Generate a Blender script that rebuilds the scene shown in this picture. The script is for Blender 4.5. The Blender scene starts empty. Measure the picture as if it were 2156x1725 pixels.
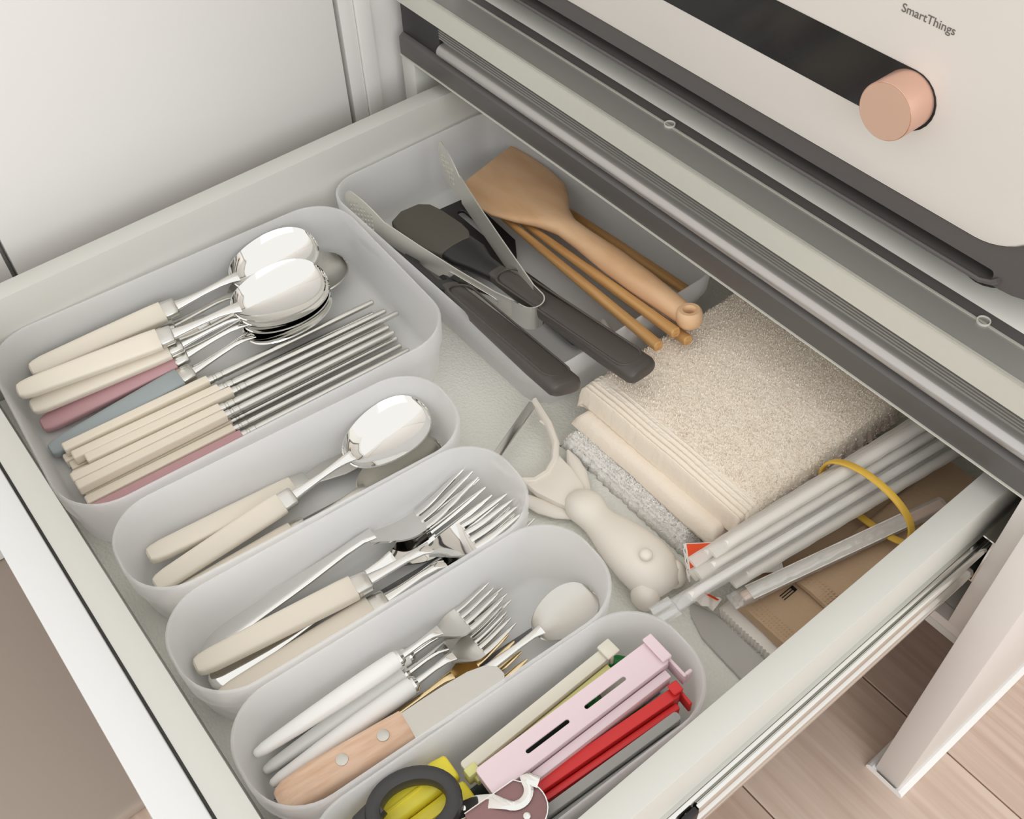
import bpy, bmesh, math, random
from mathutils import Vector, Matrix, noise
random.seed(7)
S = bpy.context.scene
C = S.collection
PI = math.pi

# ------------------------------------------------------------------ camera, world, lights, exposure
cam_d = bpy.data.cameras.new('camera'); cam = bpy.data.objects.new('camera', cam_d); C.objects.link(cam)
cam_d.sensor_width = 36.0; cam_d.lens = 36.0 * 2178.9 / 2156.0; cam_d.clip_start = 0.01
cam.matrix_world = Matrix(((0.6261727, -0.58422098, 0.51632702, 0.61335),
                           (0.77934092, 0.48864169, -0.39224614, -0.0047),
                           (-0.02314048, 0.6480086, 0.7612814, 0.55),
                           (0, 0, 0, 1)))
S.camera = cam

w = bpy.data.worlds.new('room_light'); S.world = w; w.use_nodes = True
bg = w.node_tree.nodes['Background']; bg.inputs[0].default_value = (1.0, 0.995, 0.98, 1); bg.inputs[1].default_value = 1.1

def area(name, loc, target, size, sizey, power, col):
    d = bpy.data.lights.new(name, 'AREA'); d.shape = 'RECTANGLE'; d.size = size; d.size_y = sizey; d.energy = power; d.color = col
    o = bpy.data.objects.new(name, d); C.objects.link(o); o.location = loc
    o.rotation_euler = (Vector(target) - Vector(loc)).to_track_quat('-Z', 'Y').to_euler()
area('window_right_offscreen', (2.9, -0.7, 1.35), (0.2, 0.1, 0.0), 2.2, 1.7, 22.0, (0.97, 0.985, 1.0))

vs = S.view_settings; vs.view_transform = 'Standard'; vs.look = 'None'; vs.gamma = 1.0; vs.use_curve_mapping = False
vs.exposure = 0.08

# ------------------------------------------------------------------ materials
def lin(c):
    return tuple((x / 12.92 if x <= 0.04045 else ((x + 0.055) / 1.055) ** 2.4) for x in [v / 255 for v in c]) + (1,)
MATS = {}
def mat(name, rgb, rough=0.5, metal=0.0, bump=None, grain=None, spec=0.5, coat=0.0, sheen=0.0, mottle=None):
    """bump=(scale,strength,kind) ; grain=(rgb2, scale xyz) ; mottle=(rgb2, scale)"""
    if name in MATS: return MATS[name]
    m = bpy.data.materials.new(name); m.use_nodes = True; nt = m.node_tree; b = nt.nodes['Principled BSDF']
    b.inputs['Base Color'].default_value = lin(rgb); b.inputs['Roughness'].default_value = rough
    b.inputs['Metallic'].default_value = metal; b.inputs['Specular IOR Level'].default_value = spec
    b.inputs['Coat Weight'].default_value = coat; b.inputs['Sheen Weight'].default_value = sheen
    tc = nt.nodes.new('ShaderNodeTexCoord')
    if grain:
        rgb2, sc = grain
        mp = nt.nodes.new('ShaderNodeMapping'); mp.inputs['Scale'].default_value = sc
        n = nt.nodes.new('ShaderNodeTexNoise'); n.inputs['Scale'].default_value = 1.0; n.inputs['Detail'].default_value = 4
        mx = nt.nodes.new('ShaderNodeMix'); mx.data_type = 'RGBA'
        mx.inputs[6].default_value = lin(rgb); mx.inputs[7].default_value = lin(rgb2)
        rp = nt.nodes.new('ShaderNodeValToRGB'); rp.color_ramp.elements[0].position = 0.38; rp.color_ramp.elements[1].position = 0.68
        nt.links.new(tc.outputs['Object'], mp.inputs[0]); nt.links.new(mp.outputs[0], n.inputs['Vector'])
        nt.links.new(n.outputs[0], rp.inputs[0]); nt.links.new(rp.outputs[0], mx.inputs[0]); nt.links.new(mx.outputs[2], b.inputs['Base Color'])
    if mottle:
        rgb2, sc = mottle
        n = nt.nodes.new('ShaderNodeTexNoise'); n.inputs['Scale'].default_value = sc; n.inputs['Detail'].default_value = 3
        mx = nt.nodes.new('ShaderNodeMix'); mx.data_type = 'RGBA'
        mx.inputs[6].default_value = lin(rgb); mx.inputs[7].default_value = lin(rgb2)
        nt.links.new(tc.outputs['Object'], n.inputs['Vector']); nt.links.new(n.outputs[0], mx.inputs[0]); nt.links.new(mx.outputs[2], b.inputs['Base Color'])
    if bump:
        sc, st, kind = bump
        if kind == 'voronoi':
            n = nt.nodes.new('ShaderNodeTexVoronoi'); out = n.outputs['Distance']
        else:
            n = nt.nodes.new('ShaderNodeTexNoise'); n.inputs['Detail'].default_value = 3; out = n.outputs[0]
        n.inputs['Scale'].default_value = sc
        bp = nt.nodes.new('ShaderNodeBump'); bp.inputs['Strength'].default_value = st; bp.inputs['Distance'].default_value = 0.001
        nt.links.new(tc.outputs['Object'], n.inputs['Vector']); nt.links.new(out, bp.inputs['Height']); nt.links.new(bp.outputs[0], b.inputs['Normal'])
    MATS[name] = m
    return m

def frosted(name, rgb, transp, transl, rough=0.35, fac_gloss=0.05):
    m = bpy.data.materials.new(name); m.use_nodes = True; nt = m.node_tree; nt.nodes.clear()
    out = nt.nodes.new('ShaderNodeOutputMaterial')
    df = nt.nodes.new('ShaderNodeBsdfDiffuse'); df.inputs[0].default_value = lin(rgb)
    tl = nt.nodes.new('ShaderNodeBsdfTranslucent'); tl.inputs[0].default_value = lin(rgb)
    tr = nt.nodes.new('ShaderNodeBsdfTransparent'); tr.inputs[0].default_value = (0.995, 0.995, 1.0, 1)
    gl = nt.nodes.new('ShaderNodeBsdfGlossy'); gl.inputs['Roughness'].default_value = rough
    m1 = nt.nodes.new('ShaderNodeMixShader'); m1.inputs[0].default_value = transl
    m2 = nt.nodes.new('ShaderNodeMixShader'); m2.inputs[0].default_value = transp
    m3 = nt.nodes.new('ShaderNodeMixShader'); m3.inputs[0].default_value = fac_gloss
    L = nt.links
    L.new(df.outputs[0], m1.inputs[1]); L.new(tl.outputs[0], m1.inputs[2])
    L.new(m1.outputs[0], m2.inputs[1]); L.new(tr.outputs[0], m2.inputs[2])
    L.new(m2.outputs[0], m3.inputs[1]); L.new(gl.outputs[0], m3.inputs[2]); L.new(m3.outputs[0], out.inputs[0])
    MATS[name] = m
    return m

M_white = mat('white_laminate', (236, 234, 230), 0.45)
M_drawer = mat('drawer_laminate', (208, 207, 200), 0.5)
M_front = mat('front_lacquer', (226, 227, 226), 0.3)
M_neigh = mat('neighbour_lacquer', (240, 237, 234), 0.4)
M_endp = mat('end_panel_laminate', (220, 214, 209), 0.45)
M_under = mat('floor_underlay', (176, 152, 136), 0.8)
M_liner = mat('liner_rubber', (230, 229, 220), 0.55, bump=(520, 0.4, 'voronoi'))
M_tray = frosted('frosted_tray', (254, 254, 254), 0.44, 0.5)
M_trayB = frosted('frosted_tray_clear', (254, 254, 254), 0.44, 0.5)
M_steel = mat('polished_steel', (228, 227, 223), 0.055, 1.0)
M_steel2 = mat('brushed_steel', (214, 212, 206), 0.24, 1.0)
M_dull = mat('worn_steel', (205, 202, 195), 0.3, 1.0, bump=(160, 0.12, 'noise'))
M_zinc = mat('zinc_slide', (226, 226, 222), 0.22, 1.0)
M_gold = mat('pale_gold', (226, 203, 160), 0.16, 1.0)
M_copper = mat('rose_copper', (206, 150, 112), 0.25, 0.85)
M_ivory = mat('ivory_resin', (237, 228, 212), 0.38)
M_ivory2 = mat('ivory_resin_chopstick', (241, 231, 213), 0.42)
M_pinkh = mat('dusty_pink_resin', (196, 152, 156), 0.4)
M_blueh = mat('grey_blue_resin', (160, 170, 172), 0.4)
M_whiteh = mat('white_resin', (244, 243, 240), 0.28)
M_beech = mat('beech', (238, 205, 178), 0.5, grain=((224, 182, 150), (300, 40, 300)))
M_spat = mat('spatula_wood', (226, 188, 148), 0.55, grain=((213, 169, 126), (60, 16, 60)))
M_bamboo = mat('bamboo', (206, 160, 102), 0.5, grain=((184, 134, 78), (320, 12, 320)))
M_nylon = mat('charcoal_nylon', (76, 70, 66), 0.42)
M_black = mat('black_nylon', (38, 37, 38), 0.38)
M_silic = mat('silicone_grey', (84, 80, 70), 0.6)
M_cream = mat('cream_plastic', (238, 231, 219), 0.33)
M_towel = mat('terry_cream', (242, 229, 211), 0.95, bump=(620, 0.5, 'noise'), sheen=0.4, mottle=((248, 238, 223), 200))
M_hem = mat('woven_hem', (240, 228, 211), 0.9, bump=(420, 0.35, 'noise'))
M_towel2 = mat('terry_grey_white', (249, 247, 243), 0.95, bump=(620, 0.7, 'noise'), sheen=0.4, mottle=((238, 234, 228), 90))
M_kraft = mat('kraft_paper', (186, 158, 128), 0.85, bump=(500, 0.25, 'noise'))
M_paper = mat('white_paper', (238, 233, 225), 0.8)
M_orange = mat('orange_print', (240, 82, 30), 0.6)
M_mag = mat('magenta_film', (150, 58, 88), 0.3)
M_straw = frosted('straw_paper', (248, 245, 240), 0.3, 0.45)
M_satin = mat('satin_steel', (226, 223, 214), 0.38, 0.65)
M_clear = frosted('clear_film', (240, 240, 238), 0.72, 0.2, 0.08, 0.16)
M_rubber = mat('yellow_rubber', (222, 180, 72), 0.4)
M_pclip = mat('pale_pink_plastic', (236, 214, 220), 0.4)
M_rclip = mat('red_plastic', (222, 48, 48), 0.4)
M_bclip = mat('beige_plastic', (226, 222, 206), 0.4)
M_lclip = mat('lemon_plastic', (226, 224, 150), 0.4)
M_yclip = mat('yellow_plastic', (252, 236, 74), 0.38)
M_gclip = mat('grey_plastic', (160, 160, 156), 0.42)
M_green = mat('green_plastic', (14, 128, 50), 0.4)
M_dkgreen = mat('dark_green_plastic', (30, 46, 38), 0.4)
M_maroon = mat('maroon_plastic', (150, 112, 112), 0.3)
M_sciss = mat('scissor_plastic', (58, 57, 56), 0.45)
M_ovenw = mat('oven_glass_cream', (224, 219, 212), 0.18)
M_oveng = mat('oven_frame_grey', (92, 88, 86), 0.35)
M_ovenk = mat('oven_black', (16, 16, 17), 0.3)
M_disp = mat('display_glass', (30, 30, 30), 0.12)
M_rose = mat('rose_gold_knob', (228, 186, 166), 0.38, 0.55)
M_rosef = mat('rose_gold_knob_face', (226, 190, 168), 0.45, 0.5)
M_text = mat('print_grey', (110, 106, 102), 0.6)
M_alul = mat('aluminium_light', (212, 211, 200), 0.4, 0.1)
M_line = mat('aluminium_edge', (212, 211, 200), 0.25, 0.4)
M_alug = mat('aluminium_grey', (150, 148, 143), 0.34, 0.25)
M_aludk = mat('aluminium_dark', (100, 97, 95), 0.36, 0.2)
M_alubar = mat('aluminium_bar', (190, 187, 184), 0.25, 0.6)
M_shelf = mat('shelf_board', (246, 245, 236), 0.4)
M_mat_ = mat('mat_vinyl', (172, 158, 146), 0.6)
M_wood1 = mat('laminate_floor', (210, 188, 173), 0.45, grain=((192, 167, 150), (6, 150, 40)))
M_wood2 = mat('laminate_floor_b', (215, 194, 179), 0.45, grain=((197, 173, 156), (5, 130, 40)))
M_wood3 = mat('laminate_floor_c', (204, 181, 165), 0.45, grain=((188, 161, 143), (7, 140, 40)))
M_sil = mat('silicone_bead', (240, 240, 238), 0.35)

# ------------------------------------------------------------------ mesh helpers
class MB:
    def __init__(s): s.v = []; s.f = []
    def add(s, vs, fs):
        o = len(s.v); s.v += [tuple(p) for p in vs]; s.f += [tuple(i + o for i in f) for f in fs]; return s
    def box(s, x0, x1, y0, y1, z0, z1):
        return s.add([(x0, y0, z0), (x1, y0, z0), (x1, y1, z0), (x0, y1, z0), (x0, y0, z1), (x1, y0, z1), (x1, y1, z1), (x0, y1, z1)],
                     [(3, 2, 1, 0), (4, 5, 6, 7), (0, 1, 5, 4), (1, 2, 6, 5), (2, 3, 7, 6), (3, 0, 4, 7)])
    def loft(s, rings, cap0=True, cap1=True, closed=False):
        n = len(rings[0]); vs = [p for r in rings for p in r]; fs = []
        m = len(rings)
        for i in range(m if closed else m - 1):
            a = i * n; b = ((i + 1) % m) * n
            for j in range(n):
                k = (j + 1) % n; fs.append((a + j, a + k, b + k, b + j))
        if not closed:
            if cap0: fs.append(tuple(range(n - 1, -1, -1)))
            if cap1: fs.append(tuple((m - 1) * n + j for j in range(n)))
        return s.add(vs, fs)
    def sweep(s, pts, radii, n=12, exp=2.0, flat=1.0, up=(0, 0, 1), closed=False):
        """tube along pts; radii = list of r or (hw,hh)"""
        rings = []; P_ = [Vector(p) for p in pts]; m = len(P_)
        for i, p in enumerate(P_):
            if closed: d = P_[(i + 1) % m] - P_[i - 1]
            else: d = P_[min(i + 1, m - 1)] - P_[max(i - 1, 0)]
            d.normalize(); u = d.cross(Vector(up))
            if u.length < 1e-5: u = d.cross(Vector((0, 1, 0)))
            u.normalize(); v = u.cross(d)
            r = radii[i] if isinstance(radii, (list, tuple)) and len(radii) == m else radii
            a, b = r if isinstance(r, (tuple, list)) else (r, r * flat)
            rings.append([p + u * a * se(t, exp, n)[0] + v * b * se(t, exp, n)[1] for t in range(n)])
        return s.loft(rings, closed=closed)
    def prism(s, outline, z0, z1, tf=None):
        n = len(outline); tf = tf or (lambda x, y, z: (x, y, z))
        vs = [tf(x, y, z0) for x, y in outline] + [tf(x, y, z1) for x, y in outline]
        fs = [tuple(range(n - 1, -1, -1)), tuple(range(n, 2 * n))] + [(i, (i + 1) % n, n + (i + 1) % n, n + i) for i in range(n)]
        return s.add(vs, fs)
    def plate(s, outline, holes, z0, z1, tf=None):
        tf = tf or (lambda x, y, z: (x, y, z))
        bm = bmesh.new(); loops = [outline] + holes
        for L in loops:
            vv = [bm.verts.new((x, y, 0)) for x, y in L]
            for i in range(len(vv)): bm.edges.new((vv[i], vv[(i + 1) % len(vv)]))
        bmesh.ops.triangle_fill(bm, use_beauty=True, edges=bm.edges[:])
        bm.verts.index_update(); n = len(bm.verts)
        co = [(v.co.x, v.co.y) for v in bm.verts]; tri = []
        for f in bm.faces:
            idx = [v.index for v in f.verts]
            tri.append(tuple(idx if f.normal.z > 0 else idx[::-1]))
        bm.free()
        vs = [tf(x, y, z0) for x, y in co] + [tf(x, y, z1) for x, y in co]
        fs = [t[::-1] for t in tri] + [tuple(i + n for i in t) for t in tri]
        o = 0
        for li, L in enumerate(loops):
            k = len(L)
            A = sum(L[i][0] * L[(i + 1) % k][1] - L[(i + 1) % k][0] * L[i][1] for i in range(k))
            for i in range(k):
                a, b = o + i, o + (i + 1) % k
                q = (a, b, b + n, a + n)
                fs.append(q if (A > 0) == (li == 0) else q[::-1])
            o += k
        return s.add(vs, fs)
    def sheet(s, fn, nu, nv, th):
        """closed thin shell: fn(u,v)->point, thickness th along -normal approx -z"""
        top = [[Vector(fn(i / nu, j / nv)) for j in range(nv + 1)] for i in range(nu + 1)]
        W = nv + 1; N = (nu + 1) * W; vs = []; bot = []
        for i in range(nu + 1):
            for j in range(nv + 1):
                du = top[min(i + 1, nu)][j] - top[max(i - 1, 0)][j]; dv = top[i][min(j + 1, nv)] - top[i][max(j - 1, 0)]
                nn = du.cross(dv); nn = nn.normalized() if nn.length > 1e-12 else Vector((0, 0, 1))
                if nn.z < 0 and abs(nn.z) > 0.02: nn = -nn
                vs.append(top[i][j]); bot.append(top[i][j] - nn * th)
        fs = []
        for i in range(nu):
            for j in range(nv):
                a, b, c, d = i * W + j, (i + 1) * W + j, (i + 1) * W + j + 1, i * W + j + 1
                fs.append((a, b, c, d)); fs.append((N + d, N + c, N + b, N + a))
        for i in range(nu):
            fs.append((i * W, N + i * W, N + (i + 1) * W, (i + 1) * W))
            a, b = i * W + nv, (i + 1) * W + nv; fs.append((a, b, N + b, N + a))
        for j in range(nv):
            fs.append((j, j + 1, N + j + 1, N + j))
            a = nu * W + j; fs.append((a, N + a, N + a + 1, a + 1))
        return s.add(vs + bot, fs)
    def cyl(s, c, r, z0, z1, n=24, axis='z', r1=None):
        r1 = r if r1 is None else r1
        def pt(a, rr, z):
            x, y = rr * math.cos(a), rr * math.sin(a)
            return {'z': (c[0] + x, c[1] + y, z), 'y': (c[0] + x, z, c[1] + y), 'x': (z, c[0] + x, c[1] + y)}[axis]
        return s.loft([[pt(2 * PI * j / n, r, z0) for j in range(n)], [pt(2 * PI * j / n, r1, z1) for j in range(n)]])
    def ball(s, c, rx, ry, rz, n=16, m=10):
        rings = []
        for i in range(1, m):
            a = PI * i / m
            rings.append([(c[0] + rx * math.sin(a) * math.cos(2 * PI * j / n), c[1] + ry * math.sin(a) * math.sin(2 * PI * j / n), c[2] - rz * math.cos(a)) for j in range(n)])
        return s.loft(rings)
    def mesh(s, name, mt, smooth=True, bev=0, ang=35, seg=2):
        me = bpy.data.meshes.new(name); me.from_pydata(s.v, [], s.f)
        bm = bmesh.new(); bm.from_mesh(me)
        bmesh.ops.recalc_face_normals(bm, faces=bm.faces[:])
        if bev:
            es = [e for e in bm.edges if len(e.link_faces) == 2 and e.calc_face_angle(0) > 0.6]
            bmesh.ops.bevel(bm, geom=es, offset=bev, segments=seg, profile=0.5, affect='EDGES', clamp_overlap=True)
        bm.to_mesh(me); bm.free()
        me.materials.append(mt)
        if smooth:
            me.polygons.foreach_set('use_smooth', [True] * len(me.polygons)); me.set_sharp_from_angle(angle=math.radians(ang))
        me.update(); return me

def se(t, exp, n):
    a = 2 * PI * (t + 0.5) / n; c, s_ = math.cos(a), math.sin(a)
    return (math.copysign(abs(c) ** (2 / exp), c), math.copysign(abs(s_) ** (2 / exp), s_))
def rr(w, l, r, n=8, cx=0, cy=0):
    pts = []
    for sx, sy, a0 in ((1, 1, 0), (-1, 1, 90), (-1, -1, 180), (1, -1, 270)):
        for k in range(n + 1):
            a = math.radians(a0 + 90 * k / n)
            pts.append((cx + sx * (w / 2 - r) + r * math.cos(a), cy + sy * (l / 2 - r) + r * math.sin(a)))
    return pts
def circ(cx, cy, r, n=12): return [(cx + r * math.cos(2 * PI * k / n), cy + r * math.sin(2 * PI * k / n)) for k in range(n)]
def stad(cx, cy, l, w, ang=0, n=6):
    pts = []; r = w / 2; h = l / 2 - r; ca, sa = math.cos(ang), math.sin(ang)
    for a0, sx in ((-90, 1), (90, -1)):
        for k in range(n + 1):
            a = math.radians(a0 + 180 * k / n); x, y = sx * h + r * math.cos(a), r * math.sin(a)
            pts.append((cx + x * ca - y * sa, cy + x * sa + y * ca))
    return pts

def link(name, me, parent=None, loc=None):
    o = bpy.data.objects.new(name, me); C.objects.link(o)
    if parent: o.parent = parent
    if loc: o.location = loc
    return o
def tag(o, label, cat, group=None, kind=None):
    o['label'] = label; o['category'] = cat
    if group: o['group'] = group
    if kind: o['kind'] = kind
    return o
def thing(name, label, cat, M=None, group=None):
    o = bpy.data.objects.new(name, None); o.empty_display_size = 0.02; C.objects.link(o)
    if M is not None: o.matrix_world = M
    return tag(o, label, cat, group)
def struct(o): o['kind'] = 'structure'; return o
def frame(p0, p1, roll=0.0):
    p0, p1 = Vector(p0), Vector(p1); y = (p1 - p0).normalized(); x = y.cross(Vector((0, 0, 1))).normalized(); z = x.cross(y)
    R = Matrix((x, y, z)).transposed().to_4x4()
    return Matrix.Translation(p0) @ R @ Matrix.Rotation(roll, 4, 'Y')
CACHE = {}
def cached(key, fn):
    if key not in CACHE: CACHE[key] = fn()
    return CACHE[key]

# ------------------------------------------------------------------ THE SETTING
FZ = -0.225                                             # room floor
fl = struct(link('floor', MB().box(-1.2, 2.0, -1.6, 1.3, FZ - 0.03, FZ - 0.004).mesh('floor', M_under)))
pw = 0.1385; PL = 0.92
for r in range(21):
    y0 = 0.4342 - 0.1385 * 14 + r * pw
    off = (r * 0.37) % PL
    x = -1.2 - off
    while x < 2.0:
        a, b = max(x, -1.2), min(x + PL, 2.0)
        if b - a > 0.02:
            mt = (M_wood1, M_wood2, M_wood3)[(r * 2 + int((x + 5) / PL)) % 3]
            L_ = round(b - a, 3)
            me = cached(('plank', L_, mt.name), lambda: MB().box(0.0006, L_ - 0.0006, 0.0006, pw - 0.0006, -0.006, 0).mesh('plank', mt, bev=0.0006, seg=1))
            link('plank', me, fl, (a, y0, FZ))
        x += PL

tag(link('floor_mat', MB().prism(rr(0.281, 2.2, 0.01, 4, 0.0765, -0.80), FZ + 0.0003, FZ + 0.011).mesh('floor_mat', M_mat_, bev=0.002)),
    'plain taupe vinyl mat lying on the wooden floor below the drawer front', 'floor mat')
wl = struct(link('wall_back', MB().box(-1.2, 2.0, 1.3, 1.34, FZ, 2.6).mesh('wall_back', M_white)))

# tall white cabinet standing at right angles, left of the drawer
nb = thing('tall_cabinet', 'tall white cabinet with flat doors rising beside the open drawer', 'cabinet')
link('carcass', MB().box(-0.62, -0.078, -1.5, 0.46, FZ, 1.9).mesh('carcass', M_neigh), nb)
def door(y0, y1, name='door'):
    link(name, MB().box(-0.0778, -0.056, y0, y1, FZ + 0.012, 1.9).mesh(name, M_neigh, bev=0.0008), nb)
door(0.0585, 0.3475); door(-0.45, 0.0545); door(-0.98, -0.454)
link('filler_strip', MB().box(-0.0778, -0.0585, 0.3525, 0.3660, FZ + 0.01, 1.9).mesh('filler_strip', M_neigh, bev=0.001), nb)
link('filler_strip', MB().box(-0.0778, -0.0565, 0.3663, 0.3800, FZ + 0.01, 1.9).mesh('filler_strip', M_neigh, bev=0.001), nb)
link('recessed_filler', MB().box(-0.0778, -0.0650, 0.3800, 0.46, FZ + 0.01, 1.9).mesh('recessed_filler', M_neigh), nb)

# appliance cabinet
cb = thing('appliance_cabinet', 'white low cabinet with a metal trimmed shelf carrying the oven', 'cabinet')
link('side_panel', MB().box(-0.0525, -0.0345, 0.400, 0.96, -0.0398, 0.0945).mesh('side_panel', M_drawer, bev=0.0006), cb)
link('side_panel', MB().box(0.5265, 0.5398, 0.400, 0.96, -0.0398, 0.0945).mesh('side_panel', M_endp, bev=0.0006), cb)
link('end_panel', MB().box(0.5402, 0.5610, 0.380, 0.98, FZ + 0.0005, 0.0945).mesh('end_panel', M_endp, bev=0.0006), cb)
link('back_panel', MB().box(-0.0525, 0.5398, 0.9605, 0.975, FZ + 0.0005, 0.0945).mesh('back_panel', M_drawer), cb)
bt = link('bottom_panel', MB().box(-0.0525, 0.5398, 0.411, 0.96, -0.0555, -0.0402).mesh('bottom_panel', M_drawer), cb)
link('edge_strip', MB().box(-0.0525, 0.5398, 0.4000, 0.4108, -0.0475, -0.0400).mesh('edge_strip', M_endp, bev=0.0005, seg=1), bt)
link('edge_strip', MB().box(-0.0525, 0.5398, 0.4004, 0.4108, -0.0558, -0.0482).mesh('edge_strip', M_drawer, bev=0.0005, seg=1), bt)
bead = MB().sweep([(0.5385, 0.92, FZ + 0.002), (0.5385, 0.378, FZ + 0.002), (0.5625, 0.378, FZ + 0.002), (0.5625, 0.97, FZ + 0.002)], (0.0042, 0.0042), n=10)
link('silicone_bead', bead.mesh('silicone_bead', M_sil), cb)
# shelf with its trim
X0, X1 = -0.0525, 0.568
sh = link('shelf', MB().box(X0, X1, 0.4315, 0.96, 0.112, 0.1608).mesh('shelf', M_shelf), cb)
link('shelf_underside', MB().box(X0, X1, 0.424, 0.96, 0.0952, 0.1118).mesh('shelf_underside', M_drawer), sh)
def extr(name, prof, xa, xb, mt, bev=0, ang=40):
    m = MB(); n = len(prof)
    m.loft([[(xa, y, z) for y, z in prof], [(xb, y, z) for y, z in prof]])
    return link(name, m.mesh(name, mt, bev=bev, ang=ang), sh)
extr('trim_lower_rail', [(0.4002, 0.0952), (0.424, 0.0952), (0.424, 0.113), (0.4035, 0.113), (0.4, 0.1105), (0.3998, 0.0965)], X0, X1, M_aludk)
extr('trim_edge_line', [(0.3990, 0.0944), (0.4010, 0.0944), (0.4010, 0.0953), (0.3990, 0.0953)], -0.0525, X1, M_alul)
arc = [(0.4078 - 0.0075 * math.cos(a), 0.1188 + 0.0056 * math.sin(a)) for a in [math.radians(-90 + 180 * k / 12) for k in range(13)]]
extr('trim_round_bar', [(0.424, 0.1132)] + arc + [(0.424, 0.1244)], -0.001, X1, M_alubar, ang=60)
extr('trim_groove', [(0.408, 0.1244), (0.424, 0.1244), (0.424, 0.1287), (0.408, 0.1287)], -0.001, X1, M_alug)
rid = []
for k in range(6):
    z0 = 0.1287 + k * 0.00218
    rid += [(0.4062, z0), (0.4040, z0 + 0.0005), (0.4040, z0 + 0.0014), (0.4062, z0 + 0.0019)]
extr('trim_grip_ridges', [(0.424, 0.1287)] + rid + [(0.4062, 0.1418), (0.424, 0.1418)], -0.001, X1, M_alug, ang=20)
extr('trim_end_cap', [(0.4045, 0.1132), (0.424, 0.1132), (0.424, 0.1418), (0.4045, 0.1418)], X0, -0.001, M_black)
extr('trim_lip', [(0.4002, 0.1419), (0.424, 0.1419), (0.424, 0.1602), (0.4002, 0.1602)], X0, X1, M_alul)
extr('trim_edge_line', [(0.3996, 0.1600), (0.4016, 0.1600), (0.4016, 0.1613), (0.3996, 0.1613)], X0, X1, M_line)
extr('trim_top', [(0.4016, 0.1602), (0.4218, 0.1602), (0.4218, 0.1609), (0.4016, 0.1609)], X0, X1, M_alug)
extr('trim_edge_line', [(0.4218, 0.1604), (0.4230, 0.1604), (0.4230, 0.1616), (0.4218, 0.1616)], X0, X1, M_line)
extr('trim_back_strip', [(0.4230, 0.1602), (0.4315, 0.1602), (0.4315, 0.1609), (0.4230, 0.1609)], X0, X1, M_aludk)
for sx in (-0.0058, 0.2276, 0.4610):
    sc = link('screw', MB().plate(circ(sx, 0.4233, 0.0037, 20), [circ(sx, 0.4233, 0.0031, 16)], 0.1608, 0.1621).mesh('screw', M_alul), sh)
    link('screw_recess', MB().cyl((sx, 0.4233), 0.0031, 0.1609, 0.1613, 16).box(sx - 0.0022, sx + 0.0022, 0.4228, 0.4238, 0.1613, 0.1617).mesh('screw_recess', M_alug), sh)

# oven
ov = thing('oven', 'cream fronted oven with black display strip and rose gold knob', 'oven')
OY = 0.430
link('body', MB().box(-0.032, 0.497, OY + 0.012, 0.80, 0.1775, 0.56).mesh('body', M_oveng, bev=0.003), ov)
def oxz(x, y, z): return (x, OY + z, y)
fr = link('front_frame', MB().plate(rr(0.529, 0.384, 0.038, 8, 0.2325, 0.3705), [rr(0.4585, 0.0066, 0.0025, 4, 0.2243, 0.1835)], 0.0, 0.012, oxz).mesh('front_frame', M_oveng), ov)
link('lower_groove', MB().box(-0.006, 0.4545, OY + 0.0118, OY + 0.0122, 0.1797, 0.1873).mesh('lower_groove', M_oveng), fr)
link('lower_lip', MB().sweep([(-0.005, OY - 0.001, 0.1785), (0.448, OY - 0.001, 0.1785), (0.4545, OY - 0.001, 0.181), (0.4575, OY - 0.001, 0.184)], 0.0016, n=8).mesh('lower_lip', M_oveng), fr)
for fx in (0.02, 0.44):
    link('foot', MB().cyl((fx, 0.46), 0.014, 0.1609, 0.1776, 20).mesh('foot', M_black), ov)
    link('foot', MB().cyl((fx, 0.76), 0.014, 0.1609, 0.1776, 20).mesh('foot', M_black), ov)
pn = link('front_panel', MB().prism(rr(0.472, 0.340, 0.035, 12, 0.236, 0.3712), -0.0022, 0.0, oxz).mesh('front_panel', M_ovenw, bev=0.0006), ov)
link('panel_edge', MB().sweep([oxz(x, y, -0.0012) for x, y in rr(0.4726, 0.3406, 0.0353, 12, 0.236, 0.3712)], 0.0007, n=6, closed=True, up=(0, 1, 0)).mesh('panel_edge', M_steel2), pn)
link('display_strip', MB().prism(stad(0.233, 0.2523, 0.326, 0.0325, 0, 12), -0.0026, -0.0022, oxz).mesh('display_strip', M_disp), pn)
KX, KZ = 0.3795, 0.2528
kn = link('knob', MB().loft([[(KX + r * math.cos(2 * PI * j / 64), y, KZ + r * math.sin(2 * PI * j / 64)) for j in range(64)] for r, y in ((0.0152, OY - 0.0026), (0.0152, OY - 0.0193), (0.0150, OY - 0.0198))]).mesh('knob', M_rose), ov)
link('knob_edge', MB().sweep([(KX + .0149 * math.cos(2 * PI * j / 64), OY - .0199, KZ + .0149 * math.sin(2 * PI * j / 64)) for j in range(64)], .00028, n=6, closed=True, up=(0, 1, 0)).mesh('knob_edge', mat('rose_gold_polished', (230, 190, 170), 0.15, 0.9)), kn)
link('knob_face', MB().cyl((KX, KZ), 0.0147, OY - 0.0203, OY - 0.0198, 64, 'y').mesh('knob_face', M_rosef), kn)
tcv = bpy.data.curves.new('wordmark', 'FONT'); tcv.body = 'SmartThings'; tcv.size = 0.0064; tcv.extrude = 0.00012
tob = bpy.data.objects.new('tmp_wordmark', tcv); C.objects.link(tob); bpy.context.view_layer.update()
tme = bpy.data.meshes.new_from_object(tob.evaluated_get(bpy.context.evaluated_depsgraph_get())); bpy.data.objects.remove(tob)
tme.materials.clear(); tme.materials.append(M_text)
tw_ = max(v.co.x for v in tme.vertices)
txt = link('wordmark', tme, pn); k_ = 0.0300 / tw_
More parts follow.
